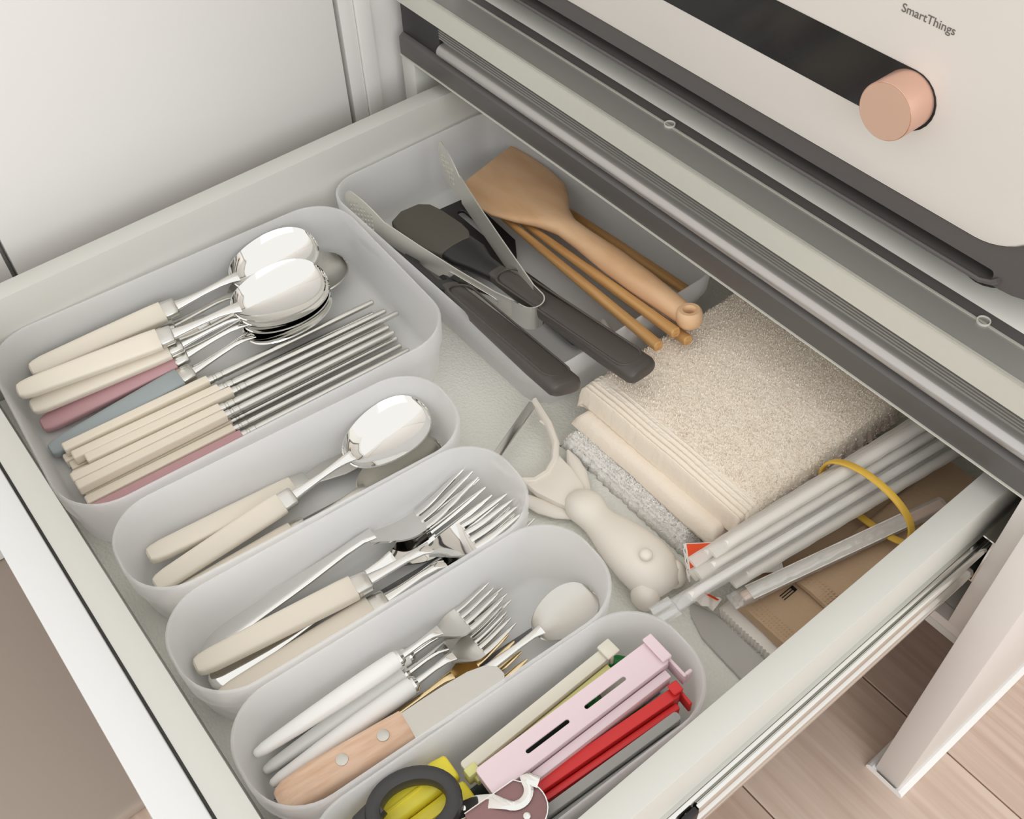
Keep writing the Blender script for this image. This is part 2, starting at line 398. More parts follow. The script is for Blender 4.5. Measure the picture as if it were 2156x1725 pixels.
txt.matrix_local = Matrix.Translation((0.3628, OY - 0.00235, 0.2925)) @ Matrix.Rotation(PI / 2, 4, 'X') @ Matrix.Scale(k_, 4)

# ------------------------------------------------------------------ THE DRAWER
W, D, H = 0.500, 0.50, 0.080
dr = thing('drawer', 'white kitchen drawer pulled open and filled with cutlery trays', 'drawer')
link('bottom', MB().box(0, W, 0, D, -0.008, 0.0).mesh('bottom', M_drawer), dr)
link('side_wall', MB().box(-0.0160, 0.0, -0.0155, D + 0.016, -0.024, H).mesh('side_wall', M_drawer, bev=0.0006), dr)
link('side_wall', MB().box(W, W + 0.0155, -0.0155, D + 0.016, -0.024, H).mesh('side_wall', M_drawer, bev=0.0006), dr)
link('front_wall', MB().box(0.0002, W - 0.0002, -0.0155, 0.0, -0.024, H).mesh('front_wall', M_drawer, bev=0.0006), dr)
link('back_wall', MB().box(0.0002, W - 0.0002, D, D + 0.016, -0.024, H).mesh('back_wall', M_drawer, bev=0.0006), dr)
link('front_panel', MB().box(-0.0300, 0.530, -0.0382, -0.0172, -0.060, H + 0.0015).mesh('front_panel', M_front, bev=0.0012), dr)
link('mounting_board', MB().box(0.0, W, -0.0172, -0.0155, -0.02, H - 0.022).mesh('mounting_board', M_drawer), dr)
# ball bearing slides, each a pair of members
def slide(sgn, xw):
    sl = link('drawer_slide', MB().box(*sorted((xw, xw + sgn * 0.0022)), 0.012, D, 0.0165, 0.0405).mesh('drawer_slide', M_zinc), dr)
    def chan(name, x_in, x_out, z0, z1, ya, yb, mt):
        t = 0.0016; s_ = sgn
        prof = [(x_in, z1), (x_out, z1 - 0.0006), (x_out + s_ * 0.0008, z1 - 0.003), (x_out, z1 - 0.0065), (x_out - s_ * 0.0022, z1 - 0.0085), (x_out - s_ * 0.0022, z0 + 0.0085),
                (x_out, z0 + 0.0065), (x_out + s_ * 0.0008, z0 + 0.003), (x_out, z0 + 0.0006), (x_in, z0)]
        m = MB().loft([[(x, ya, z) for x, z in prof], [(x, yb, z) for x, z in prof]])
        return link(name, m.mesh(name, mt, bev=0.0003, seg=1, ang=30), sl)
    chan('inner_member', xw + sgn * 0.0023, xw + sgn * 0.0046, 0.017, 0.0400, 0.012, 0.40, M_zinc)
    for zz in (0.0372, 0.0190):
        link('ball_track', MB().sweep([(xw + sgn * 0.0058, 0.170, zz), (xw + sgn * 0.0058, 0.60, zz)], [(.0006, .0012)] * 2, n=8).mesh('ball_track', M_zinc, ang=60), sl)
    chan('middle_member', xw + sgn * 0.0066, xw + sgn * 0.0086, 0.0105, 0.0415, 0.168, 0.60, M_zinc)
    link('middle_web', MB().box(*sorted((xw + sgn * 0.0048, xw + sgn * 0.0072)), 0.170, 0.60, 0.012, 0.0165).mesh('middle_web', M_zinc), sl)
    link('lower_lip', MB().sweep([(xw + sgn * 0.0086, 0.168, 0.0120), (xw + sgn * 0.0086, 0.60, 0.0120)], [(.0009, .0030)] * 2, n=10, exp=3).mesh('lower_lip', M_zinc, ang=60), sl)
    link('ball_retainer', MB().box(*sorted((xw + sgn * 0.0063, xw + sgn * 0.0100)), 0.158, 0.1675, 0.0135, 0.041).mesh('ball_retainer', M_black, bev=0.001), sl)
    link('stop_clip', MB().box(*sorted((xw + sgn * 0.0064, xw + sgn * 0.0106)), 0.1575, 0.1670, 0.0090, 0.0128).mesh('stop_clip', M_zinc, bev=0.001), sl)
slide(1, W + 0.0155); slide(-1, -0.016)
# outer members fixed in the cabinet
for sgn, xf in ((1, 0.5264), (-1, -0.0343)):
    m = MB()
    for a, b, c, d in ((xf - sgn * 0.0012, xf, 0.006, 0.048), (xf - sgn * 0.0075, xf - sgn * 0.0012, 0.0468, 0.048), (xf - sgn * 0.005, xf - sgn * 0.0012, 0.006, 0.0072)):
        m.box(*sorted((a, b)), 0.4015, 0.90, c, d)
    link('slide_bracket', m.mesh('slide_bracket', M_zinc), cb)

tag(link('drawer_liner', MB().box(0.002, W - 0.002, 0.002, D - 0.002, 0.0002, 0.0014).mesh('drawer_liner', M_liner)),
    'grey-white textured rubber liner covering the drawer bottom', 'drawer liner')
LZ = 0.0015

# ------------------------------------------------------------------ TRAYS
def tray_mesh(w, l, r, h, inset, mt):
    m = MB(); t = 0.0019
    def ring(ins, z, rad): return [(x, y, z) for x, y in rr(w - 2 * ins, l - 2 * ins, max(rad - ins * 0.4, 0.006), 10)]
    rings = [ring(inset + 0.004, 0, r), ring(inset + 0.001, 0.001, r), ring(inset, 0.004, r), ring(0.0016, h * 0.62, r), ring(0.0006, h * 0.64, r), ring(0.0, h - 0.0008, r), ring(0.0006, h, r),
             ring(t - 0.0004, h, r), ring(t, h - 0.0008, r), ring(t + 0.0014, h * 0.62, r), ring(inset + t, 0.008, r), ring(inset + t + 0.0015, 0.0038, r), ring(inset + t + 0.0055, 0.0022, r)]
    m.loft(rings); return m.mesh('cutlery_tray', mt, ang=50)
def tray(cx, cy, w, l, deg, label, mt=M_tray, h=0.0505, r=0.031, inset=0.0045, group=None):
    o = link('cutlery_tray', tray_mesh(w, l, r, h, inset, mt)); o.location = (cx, cy, LZ); o.rotation_euler = (0, 0, -math.radians(deg))
    return tag(o, label, 'tray', group)
tray(0.0975, 0.1400, 0.181, 0.273, 3.4, 'wide frosted plastic tray holding seven spoons and a row of chopsticks', r=0.034)
tray(0.2305, 0.1185, 0.0726, 0.220, 4.9, 'narrow frosted tray with a big spoon, between chopstick tray and fork tray')
tray(0.3050, 0.1145, 0.0726, 0.220, 3.7, 'narrow frosted tray holding four large dinner forks')
tray(0.3795, 0.1130, 0.0726, 0.220, 3.2, 'narrow frosted tray holding dessert forks and a wooden handled spreader')
tray(0.4530, 0.1125, 0.0726, 0.220, 2.6, 'narrow frosted tray crowded with coloured bag clips and scissors')
tray(0.1360, 0.3680, 0.264, 0.174, 0.0, 'large frosted tray at the drawer back holding tongs and wooden tools', mt=M_trayB, r=0.026, inset=0.0095)
TF = LZ + 0.0024                                        # inside floor of a tray

# ------------------------------------------------------------------ CUTLERY PARTS (local +y from butt to tip)
def interp(tab, y):
    for (a, *va), (b, *vb) in zip(tab, tab[1:]):
        if y <= b:
            t = 0 if b == a else (y - a) / (b - a); return [p + (q - p) * t for p, q in zip(va, vb)]
    return list(tab[-1][1:])
def lofty(tab, n=20, exp=2.0):
    return MB().loft([[(hw * se(t, exp, n)[0], y, zc + hh * se(t, exp, n)[1]) for t in range(n)] for y, hw, hh, zc in tab])
def h_flat(mt):
    return cached(('h_flat', mt.name), lambda: lofty([(0, .0030, .0022, 0), (.0012, .0050, .0034, 0), (.004, .0062, .0036, 0), (.010, .0070, .0039, 0), (.05, .0078, .0040, 0), (.088, .0083, .0039, 0), (.0975, .0082, .0037, 0), (.098, .0079, .0034, 0)], 24, 4.0).mesh('handle', mt, ang=40))
def m_ferrule():
    return cached('ferrule', lambda: lofty([(.098, .0068, .0036, 0), (.0985, .0072, .0038, 0), (.107, .0068, .0036, 0), (.108, .0060, .0030, 0)], 24, 4.0).mesh('ferrule', M_steel2))
def bowl_fn(y0, L, w, dep, z0, rise):
    def fn(u, v):
        s_ = (1 - math.cos(PI * u)) / 2; t = v * 2 - 1
        prof = (max(0.0, 1 - (2 * s_ - 1) ** 2)) ** 0.5
        hw = w * (prof ** 0.80) * (0.86 + 0.26 * s_) if 0 < s_ < 1 else w * 0.03
        if s_ < 0.03: hw = max(hw, 0.0022)
        zz = z0 + rise * s_ - dep * (1 - t * t) * (prof ** 0.9)
        return (t * hw, y0 + L * s_, zz)
    return fn
def m_bowl(key, mt, y0, L, w, dep, z0, rise):
    return cached(('bowl', key), lambda: MB().sheet(bowl_fn(y0, L, w, dep, z0, rise), 26, 14, 0.0011).mesh('bowl', mt, ang=60))
def m_neck(key, mt, tab):
    return cached(('neck', key), lambda: lofty(tab, 16, 2.6).mesh('neck', mt, ang=60))
NECK = [(.108, .0042, .0021, 0), (.116, .0032, .0019, .0003), (.130, .0024, .0017, .0016), (.142, .0026, .0015, .0032), (.150, .0034, .0012, .0036), (.1575, .0046, .0008, .0026)]
def spoon(p0, p1, hm, label, roll=0, group=None, metal=M_steel, sc=1.0):
    t = thing('table_spoon', label, 'spoon', frame(p0, p1, roll) @ Matrix.Scale(sc, 4), group)
    link('handle', h_flat(hm), t); link('ferrule', m_ferrule(), t)
    link('neck', m_neck('sp' + metal.name, metal, NECK), t)
    link('bowl', m_bowl('sp' + metal.name, metal, .1525, .0675, .0222, .0085, .0030, .0035), t)
    return t
def fork_head(mb, y0, L, w, nt, c, th=0.0009, w0=.0032):
    """palm and curved tines in one shell"""
    def zc(s_): return -c * math.sin(PI * min(s_ / 0.8, 1.25)) * (1 - 0.15 * s_)
    mb.sheet(lambda u, v: ((v * 2 - 1) * (w0 + (w - w0) * (math.sin(min(u * 1.25, 1) * PI / 2) ** 1.5)), y0 + u * L * 0.46, zc(u * 0.46) - 0.0008 * (1 - (v * 2 - 1) ** 2)), 12, 8, th * 1.5)
    gap = 0.42
    tw = 2 * w / (nt + (nt - 1) * gap)
    for k in range(nt):
        xc = -w + tw / 2 + k * tw * (1 + gap); rings = []
        for q in range(9):
            u = 0.44 + 0.56 * q / 8; hw = tw / 2 * (1 - 0.55 * (q / 8) ** 1.5) if q < 8 else tw * 0.12
            rings.append([(xc * (1 - 0.04 * q / 8) + hw * se(a, 3, 8)[0], y0 + L * u, zc(u) - th * 0.7 + th * se(a, 3, 8)[1]) for a in range(8)])
        mb.loft(rings)
    return mb
def fork(kind, p0, p1, label, roll=0, group=None, metal=None):
    t = thing('fork', label, 'fork', frame(p0, p1, roll), group)
    if kind == 'ivory':
        link('handle', h_flat(M_ivory), t); link('ferrule', m_ferrule(), t)
        link('neck', m_neck('fk', M_steel, [(.108, .0040, .0020, 0), (.118, .0030, .0018, .0004), (.132, .0026, .0016, .0020), (.143, .0034, .0012, .0026), (.149, .0046, .0009, .0012)]), t)
        link('head', cached('fhead_iv', lambda: fork_head(MB(), .146, .064, .0115, 4, .0065, .0009, .0036).mesh('head', M_steel, ang=50)), t)
    elif kind == 'metal':
        link('handle', cached('fh_metal', lambda: lofty([(0, .0030, .0006, 0), (.002, .0065, .0011, 0), (.006, .0092, .0014, 0), (.030, .0090, .0015, 0), (.080, .0056, .0019, .001), (.105, .0038, .0022, .0022), (.118, .0038, .0018, .0030), (.126, .0052, .0011, .0022)], 24, 2.4).mesh('handle', M_steel, ang=60)), t)
        link('head', cached('fhead_me', lambda: fork_head(MB(), .122, .076, .0128, 4, .0078, .0009, .0040).mesh('head', M_steel, ang=50)), t)
    elif kind == 'white':
        link('handle', cached('fh_white', lambda: lofty([(0, .0012, .0012, 0), (.0012, .0024, .0024, 0), (.006, .0034, .0032, 0), (.03, .0046, .0043, 0), (.055, .0054, .0050, 0), (.078, .0056, .0051, 0), (.088, .0054, .0049, 0), (.0890, .0050, .0046, 0)], 24, 2.2).mesh('handle', M_whiteh, ang=45)), t)
        link('collar', cached('fcollar', lambda: lofty([(.0890, .0050, .0043, 0), (.0905, .0052, .0045, 0), (.0925, .0038, .0033, 0)], 24, 2.2).mesh('collar', M_steel)), t)
        link('neck', cached('fneck_w', lambda: lofty([(.092, .0022, .0016, 0), (.104, .0018, .0013, .0012), (.112, .0024, .0010, .0018), (.118, .0036, .0007, .0006)], 14, 2.4).mesh('neck', M_steel, ang=60)), t)
        link('head', cached('fhead_w', lambda: fork_head(MB(), .115, .042, .0088, 4, .0050, .0007, .0028).mesh('head', M_steel2, ang=50)), t)
    else:
        link('handle', cached('fh_gold', lambda: lofty([(0, .0040, .0008, 0), (.004, .0078, .0012, 0), (.020, .0082, .0014, 0), (.034, .0050, .0014, 0)], 20, 2.4).mesh('handle', M_copper, ang=60)), t)
        link('neck', cached('fn_gold', lambda: lofty([(.034, .0048, .0014, 0), (.040, .0019, .0013, 0), (.095, .0017, .0012, .001), (.104, .0022, .0010, .0018), (.110, .0034, .0007, .0008)], 16, 2.4).mesh('neck', M_gold, ang=60)), t)
        link('head', cached('fh_goldh', lambda: fork_head(MB(), .107, .042, .0082, 3, .0048, .0008, .0028).mesh('head', M_gold, ang=50)), t)
    return t
def knife(p0, p1, label, roll=0):
    t = thing('table_knife', label, 'knife', frame(p0, p1, roll))
    link('handle', h_flat(M_ivory), t); link('ferrule', m_ferrule(), t)
    out = [(-.0042, .1065), (.0042, .1065), (.0062, .116), (.0092, .13), (.0098, .18), (.0080, .198), (.0035, .207), (-.0025, .209), (-.0068, .2), (-.0078, .12)]
    link('blade', MB().prism(out, -.0007, .0007).mesh('blade', M_dull, bev=0.0003, seg=1), t)
    return t
def chopstick(p0, p1, hm, label, group, roll=0):
    t = thing('chopstick', label, 'chopstick', frame(p0, p1, roll), group)
    link('handle', cached(('chs', hm.name), lambda: lofty([(0, .0033, .0033, 0), (.0008, .0039, .0039, 0), (.100, .0034, .0034, 0), (.104, .0033, .0033, 0)], 20, 7).mesh('handle', hm, ang=30)), t)
    link('ferrule', cached('chf', lambda: lofty([(.104, .0031, .0031, 0), (.1075, .0031, .0031, 0), (.1078, .0027, .0027, 0), (.1095, .0027, .0027, 0), (.1098, .0030, .0030, 0), (.114, .0029, .0029, 0), (.1143, .0026, .0026, 0), (.116, .0026, .0026, 0)], 16).mesh('ferrule', M_steel2, ang=30)), t)
    link('rod', cached('chr', lambda: lofty([(.116, .0029, .0029, 0), (.200, .0024, .0024, 0), (.2372, .0021, .0021, 0), (.238, .0014, .0014, 0)], 14).mesh('rod', M_steel2, ang=40)), t)
    return t
def tip(p0, px, L):                                      # point at distance L from p0 toward px
    a, b = Vector(p0), Vector(px); return a + (b - a).normalized() * L

# tray 1: spoons
SPG = 'ivory handled spoons in the wide tray'
RL = math.radians(17)
spoon((0.0163, 0.0298, 0.0268), (0.0381, 0.2441, 0.0349), M_ivory, 'ivory handled spoon lying against the drawer side wall, bowl tilted', roll=math.radians(20))
spoon((0.0187, 0.0227, 0.0171), (0.0450, 0.2620, 0.0218), M_ivory, 'ivory handled spoon mostly covered by the two topmost spoons', metal=M_dull, roll=-0.126)
spoon((0.0200, 0.0470, 0.0090), (0.0510, 0.2620, 0.0120), M_ivory, 'ivory handled spoon reaching farthest toward the tray back, bowl dull', metal=M_dull)
spoon((0.0380, 0.0148, 0.0343), (0.0823, 0.2378, 0.0411), M_ivory, 'ivory handled spoon lying on top of the pile in the wide tray', roll=RL)
spoon((0.0440, 0.0170, 0.0215), (0.0788, 0.2400, 0.0350), M_ivory, 'ivory handled spoon between the top spoon and the pink handled one', roll=RL)
spoon((0.0512, 0.0168, 0.0090), (0.0771, 0.2409, 0.0308), M_pinkh, 'spoon with a dusty pink handle beside the grey-blue one', roll=0.311)
spoon((0.0774, 0.0123, 0.0098), (0.0786, 0.2429, 0.0222), M_blueh, 'spoon with a grey-blue handle next to the chopsticks', roll=0.099)
# chopsticks
CG = 'ivory handled metal chopsticks in the wide tray'; CL = 'ivory handled metal chopstick lying in the row beside the spoons'
cz = TF + 0.0040
for (a, b) in [((0.0880, 0.016, cz + .0080), (0.1010, 0.254, cz + .0068)), ((0.0900, 0.013, cz), (0.1050, 0.259, cz - .0010)),
               ((0.0985, 0.018, cz + .0080), (0.1150, 0.256, cz + .0068)), ((0.1065, 0.024, cz + .0082), (0.1230, 0.262, cz + .0070)),
               ((0.0985, 0.014, cz), (0.1120, 0.250, cz - .0010)), ((0.1070, 0.012, cz), (0.1210, 0.250, cz - .0010)),
               ((0.1160, 0.010, cz + .0084), (0.1310, 0.250, cz + .0070)), ((0.1240, 0.010, cz + .0082), (0.1375, 0.249, cz + .0068)),
               ((0.1155, 0.012, cz), (0.1290, 0.250, cz - .0010)), ((0.1240, 0.012, cz), (0.1370, 0.250, cz - .0010)),
               ((0.1325, 0.010, cz + .001), (0.1450, 0.250, cz - .0010))]:
    chopstick((a[0], a[1] + .004, a[2]), (b[0], b[1] + .004, b[2]), M_ivory2, CL, CG)
chopstick((0.1415, 0.0155, cz + 0.0012), (0.1530, 0.2575, cz - .0008), M_pinkh, 'metal chopstick with a dusty pink handle at the edge of the row', None)

# tray 2
knife((0.2033, 0.0256, 0.0190), (0.2162, 0.2190, 0.0065), 'ivory handled table knife lying under the big spoon bowl', roll=-0.012)
spoon((0.2229, 0.0199, 0.0165), (0.2228, 0.2393, 0.0302), M_ivory, 'ivory handled spoon with a large shiny bowl in the narrow tray', sc=.905, roll=math.radians(15))
spoon((0.2336, 0.0181, 0.0101), (0.2466, 0.2359, 0.0141), M_ivory, 'ivory handled spoon lowest in the narrow tray, bowl mostly covered', metal=M_dull, sc=.89)
# tray 3
fork('metal', (0.2726, 0.0141, 0.0110), (0.2847, 0.2109, 0.0297), 'all-steel dinner fork on top with tines leaning on the tray side', roll=-0.146)
fork('metal', (0.2952, 0.0160, 0.0076), (0.2977, 0.2119, 0.0187), 'all-steel dinner fork underneath the crossing ivory fork', roll=0.300)
fork('ivory', (0.2887, 0.0135, 0.0206), (0.3171, 0.2169, 0.0214), 'ivory handled dinner fork lying on top of the other forks', roll=-0.017)
fork('ivory', (0.3099, 0.0149, 0.0118), (0.3214, 0.2084, 0.0145), 'ivory handled dinner fork lying lowest against the tray side', roll=-0.053)
# tray 4
WG = None
fork('white', (0.3560, 0.0140, 0.0257), (0.3601, 0.1690, 0.0250), 'white handled dessert fork resting on top of another white fork')
fork('white', (0.3490, 0.0226, 0.0095), (0.3570, 0.1782, 0.0125), 'white handled dessert fork underneath, against the tray side', roll=0.172)
fork('white', (0.3600, 0.0140, 0.0110), (0.3640, 0.1710, 0.0120), 'white handled dessert fork in the middle of the white ones')
fork('white', (0.3712, 0.0130, 0.0168), (0.3731, 0.1697, 0.0160), 'white handled dessert fork next to the wooden spreader handle')
fork('gold', (0.3753, 0.0146, 0.0072), (0.3811, 0.1647, 0.0123), 'thin gold dessert fork with copper handle end, tines over the others', roll=-0.021)
fork('gold', (0.3872, 0.0136, 0.0108), (0.3999, 0.1656, 0.0110), 'thin gold dessert fork lowest, under the spreader blade')
ts = thing('teaspoon', 'small steel teaspoon with a worn round bowl at the tray end', 'spoon', frame((0.3866, 0.0854, 0.0079), (0.3947, 0.2135, 0.0216), -0.045))
link('handle', lofty([(0, .0030, .0010, 0), (.003, .0044, .0013, 0), (.04, .0036, .0014, 0), (.078, .0022, .0013, .0008), (.088, .0024, .0010, .0016), (.0945, .0036, .0007, .0010)], 18, 2.6).mesh('handle', M_steel), ts)
link('bowl', MB().sheet(bowl_fn(.0905, .040, .0155, .0042, .0012, .0022), 24, 12, 0.0009).mesh('bowl', M_dull, ang=60), ts)
sp = thing('butter_spreader', 'broad butter spreader with beech handle and two rivets', 'spreader', frame((0.3842, 0.0112, 0.0219), (0.3985, 0.1431, 0.0202)))
hd = MB(); N_ = 20
tab = [(0, .0050, .0046, 0), (.002, .0070, .0058, 0), (.007, .0088, .0066, 0), (.020, .0098, .0070, 0), (.060, .0096, .0066, 0), (.0745, .0094, .0062, 0), (.0750, .0090, .0058, 0)]
link('handle', lofty(tab, 28, 3.6).mesh('handle', M_beech, ang=40), sp)
for y in (.037, .061): link('rivet', MB().cyl((0, y), .0034, .0058, .0073, 20, 'z').mesh('rivet', M_dull, bev=0.0003), sp)
out = [(-.0085, .0745), (.0085, .0745), (.0098, .100), (.0108, .118), (.0100, .127), (.0070, .1325), (.0020, .1348), (-.0035, .1338), (-.0080, .128), (-.0100, .118), (-.0100, .100)]
link('blade', MB().prism(out, -.0006, .0006).mesh('blade', M_dull, bev=0.0002, seg=1), sp)

# ------------------------------------------------------------------ tray 5: clips, scissors, can opener
def clip(name, p0, p1, label, mt, w=.0125, h=.010, slots=0, hook=True, jaw=None, jw=.0050, ext=.0105):
    t = thing(name, label, 'bag clip', frame(p0, p1))
    L = (Vector(p1) - Vector(p0)).length
    prof = rr(w, L, .002, 3, 0, L / 2)
    holes = [stad(0.0005, L * (0.34 + 0.33 * k), L * 0.24, .0024, PI / 2, 5) for k in range(slots)]
    m = MB(); m.plate(prof, holes, -.0014, 0); link('bar', m.mesh('bar', mt, bev=0.0005, seg=1), t)
    sd = MB().box(-w / 2, -w / 2 + .0016, .001, L - .001, -h, -.0014).box(w / 2 - .0016, w / 2, .001, L - .001, -h, -.0014).box(-w / 2 + .0016, w / 2 - .0016, .001, .0028, -h, -.0014)
    link('side_rib', sd.mesh('side_rib', mt), t)
    link('jaw', MB().box(w / 2 + .0006, w / 2 + .0006 + jw, .002, L * 0.97, -h - .001, -.0035).mesh('jaw', jaw or mt, bev=0.0008), t)
    if hook:
        hk = MB().box(-w / 2 - .0012, w / 2 - .001, L, L + .0022, -h, .0016).box(-w / 2 - .0012, w / 2 - .001, L - .004, L + .0022, .0016, .0030)
        hk.box(w / 2 - .0025, w / 2 + ext, L + .0010, L + .0028, -h, -.0020)
        if ext > .008: hk.box(w / 2 + ext - .002, w / 2 + ext, L + .0028, L + .0070, -h, -.0020)
        link('latch', hk.mesh('latch', mt, bev=0.0005, seg=1), t)
    return t
clip('bag_clip', (0.4505, 0.094, 0.0475), (0.4535, 0.2090, 0.0475), 'pale pink bag clip with two long slots', M_pclip, w=.0165, h=.012, slots=2)
clip('bag_clip', (0.4640, 0.088, 0.0400), (0.4738, 0.2035, 0.0400), 'bright red bag clip between the pink and grey ones', M_rclip, w=.0062, h=.011, jw=.0036, ext=.0062)
t = clip('bag_clip', (0.4352, 0.092, 0.0390), (0.4335, 0.190, 0.0390), 'slim beige bag clip with a lemon yellow jaw', M_bclip, w=.0070, h=.009, hook=False, jaw=M_lclip)
link('latch', MB().box(-.0048, .0048, .095, .1035, .0005, .0028).box(-.001, .0048, .0975, .0995, -.008, .0005).mesh('latch', M_bclip, bev=0.0008), t)
link('hinge', MB().box(.0010, .0062, -.001, .006, -.010, .0012).mesh('hinge', M_lclip, bev=0.0008), t)
clip('bag_clip', (0.4765, 0.084, 0.0400), (0.4836, 0.195, 0.0400), 'plain grey bag clip beside the drawer wall', M_gclip, w=.0052, h=.010, hook=False, jw=.0024)
def yclip(p0, p1, label):
    t = thing('bag_clip', label, 'bag clip', frame(p0, p1)); L = (Vector(p1) - Vector(p0)).length
    b = MB(); n = 16
    rings = [[(hw * se(a, 5, n)[0], y, zc + hh * se(a, 5, n)[1]) for a in range(n)] for y, hw, hh, zc in
             ((0, .0050, .003, 0), (.002, .0074, .0052, 0), (.02, .0076, .0056, 0), (L * .55, .0076, .0056, 0), (L - .016, .0076, .0056, 0), (L - .008, .0078, .0060, .0006), (L - .001, .0070, .0050, .0004), (L, .0060, .0040, 0))]
    link('bar', b.loft(rings).mesh('bar', M_yclip, ang=45), t)
    link('rib', MB().box(-.0004, .0004, .006, L - .018, .0054, .0064).mesh('rib', M_yclip), t)
    return t
yclip((0.4258, 0.028, 0.0255), (0.4288, 0.0895, 0.0310), 'yellow clip lying under the scissor ring beside the tray side')
yclip((0.4415, 0.028, 0.0240), (0.4447, 0.0895, 0.0290), 'yellow clip between the scissor ring and the can opener')
gr = thing('bottle_opener', 'green ringed tool tucked under the pink clip hook', 'opener', Matrix.Translation((0.4445, 0.1885, 0.0160)))
link('ring', MB().sweep([(0.0145 * math.cos(a), 0.0155 * math.sin(a), 0) for a in [2 * PI * k / 32 for k in range(32)]], (.0042, .0040), n=12, closed=True).mesh('ring', M_green), gr)
link('disc', MB().cyl((0, 0), .0102, -.004, .0008, 28).mesh('disc', M_bclip, bev=0.0005), gr)
link('shaft', MB().sweep([(0, -.016, -.003), (-.001, -.06, -.003), (-.002, -.125, -.003)], [(.005, .0028), (.0045, .0028), (.006, .0028)], n=12, exp=4).mesh('shaft', M_dkgreen), gr)
# scissors: one loop in view, handle continuing out of frame toward the drawer front
sc = thing('scissors', 'pair of scissors with black plastic finger loop on the yellow clips', 'scissors', Matrix.Translation((0.4350, 0.0575, 0.0425)))
lp = [(0.0000 + 0.0150 * math.cos(a), 0.004 + 0.0200 * math.sin(a), 0) for a in [2 * PI * k / 36 for k in range(36)]]
link('handle_loop', MB().sweep([Matrix.Rotation(math.radians(-22), 3, 'Z') @ Vector(p) for p in lp], (.0042, .0058), n=12, exp=3, closed=True).mesh('handle_loop', M_sciss), sc)
link('handle_shank', MB().sweep([(-.0095, -.0090, 0), (-.0080, -.0200, -.002), (-.0030, -.0320, -.004)], [(.0052, .0045), (.0060, .0045), (.0050, .0040)], n=12, exp=3).mesh('handle_shank', M_sciss), sc)
link('blade', MB().prism([(-.004, .0), (.004, .0), (.003, .08), (-.001, .10)], -.0262, -.0248, lambda x, y, z: (x + .026, y - .040, z)).mesh('blade', M_steel2), sc)
# can opener
co = thing('can_opener', 'folding can opener of chromed steel with a maroon plastic disc', 'can opener', Matrix.Translation((0.4690, 0.0990, 0.0480)))
def ring_pts(cx, cy, r, a0, a1, n): return [(cx + r * math.cos(math.radians(a0 + (a1 - a0) * k / n)), cy + r * math.sin(math.radians(a0 + (a1 - a0) * k / n))) for k in range(n + 1)]
disc = ring_pts(.0030, .0010, .0125, -80, 110, 16) + [(-.010, .006), (-.012, -.022), (.003, -.026)]
link('grip', MB().prism(disc, -.003, .0006).mesh('grip', M_maroon, bev=0.0006), co)
link('rim', MB().sweep([(x, y, 0) for x, y in disc[:19]], (.0007, .0022), n=8).mesh('rim', M_steel), co)
hk = ring_pts(-.0050, .0030, .0075, 100, -60, 12)
link('hook_blade', MB().sweep([(-.001, .0150, .002), (-.006, .0120, .002)] + [(x - .001, y, .0018) for x, y in hk] + [(-.0085, -.0080, .0010), (-.0140, -.0130, -.0050), (-.0200, -.0240, -.0128)], [(.0030, .0008)] * 2 + [(.0024, .0008)] * 13 + [(.0036, .0008), (.0042, .0008), (.0042, .0008)], n=10, exp=4).mesh('hook_blade', M_steel), co)
link('rivet', MB().cyl((.0075, .0005), .0019, .0006, .0016, 18).mesh('rivet', M_steel, bev=0.0004), co)
link('rivet', MB().cyl((-.0175, -.0190), .0013, -.0092, -.0078, 16).mesh('rivet', M_steel, bev=0.0003), co)

# ------------------------------------------------------------------ BACK TRAY: kitchen tools
ws = thing('wooden_spatula', 'flat wooden spatula with a broad cut head and a holed handle end', 'spatula', frame((0.3010, 0.3860, 0.0640), (0.0520, 0.4115, 0.0290)))
tab = [(.009, .0075, .0070, 0), (.020, .0082, .0078, 0), (.055, .0100, .0088, 0), (.090, .0104, .0088, 0), (.125, .0088, .0078, 0), (.148, .0092, .0070, 0), (.165, .0150, .0056, 0), (.182, .0260, .0044, 0), (.200, .0345, .0036, 0), (.225, .0375, .0030, 0)]
mb = MB(); n = 28
rings = [[(hw * se(a, 2.6 if y > .16 else 2.2, n)[0], y, zc + hh * se(a, 2.6 if y > .16 else 2.2, n)[1]) for a in range(n)] for y, hw, hh, zc in tab]
for y, hw, hh in ((.240, .0378, .0026), (.2660, .0370, .0016)):
    sl = 0.10 if y < .25 else 0.40
    rings.append([(hw * se(a, 3.4, n)[0], y + hw * se(a, 3.4, n)[0] * sl, hh * se(a, 3.4, n)[1]) for a in range(n)])
mb.loft(rings)
link('blade_and_handle', mb.mesh('blade_and_handle', M_spat, ang=50), ws)
link('hanging_ring', MB().sweep([(.0058 * math.cos(a), .0045 + .0058 * math.sin(a), .0012) for a in [2 * PI * k / 28 for k in range(28)]], (.0031, .0062), n=12, exp=3, closed=True).mesh('hanging_ring', M_spat), ws)
BG = 'bamboo chopsticks beside the wooden spatula'
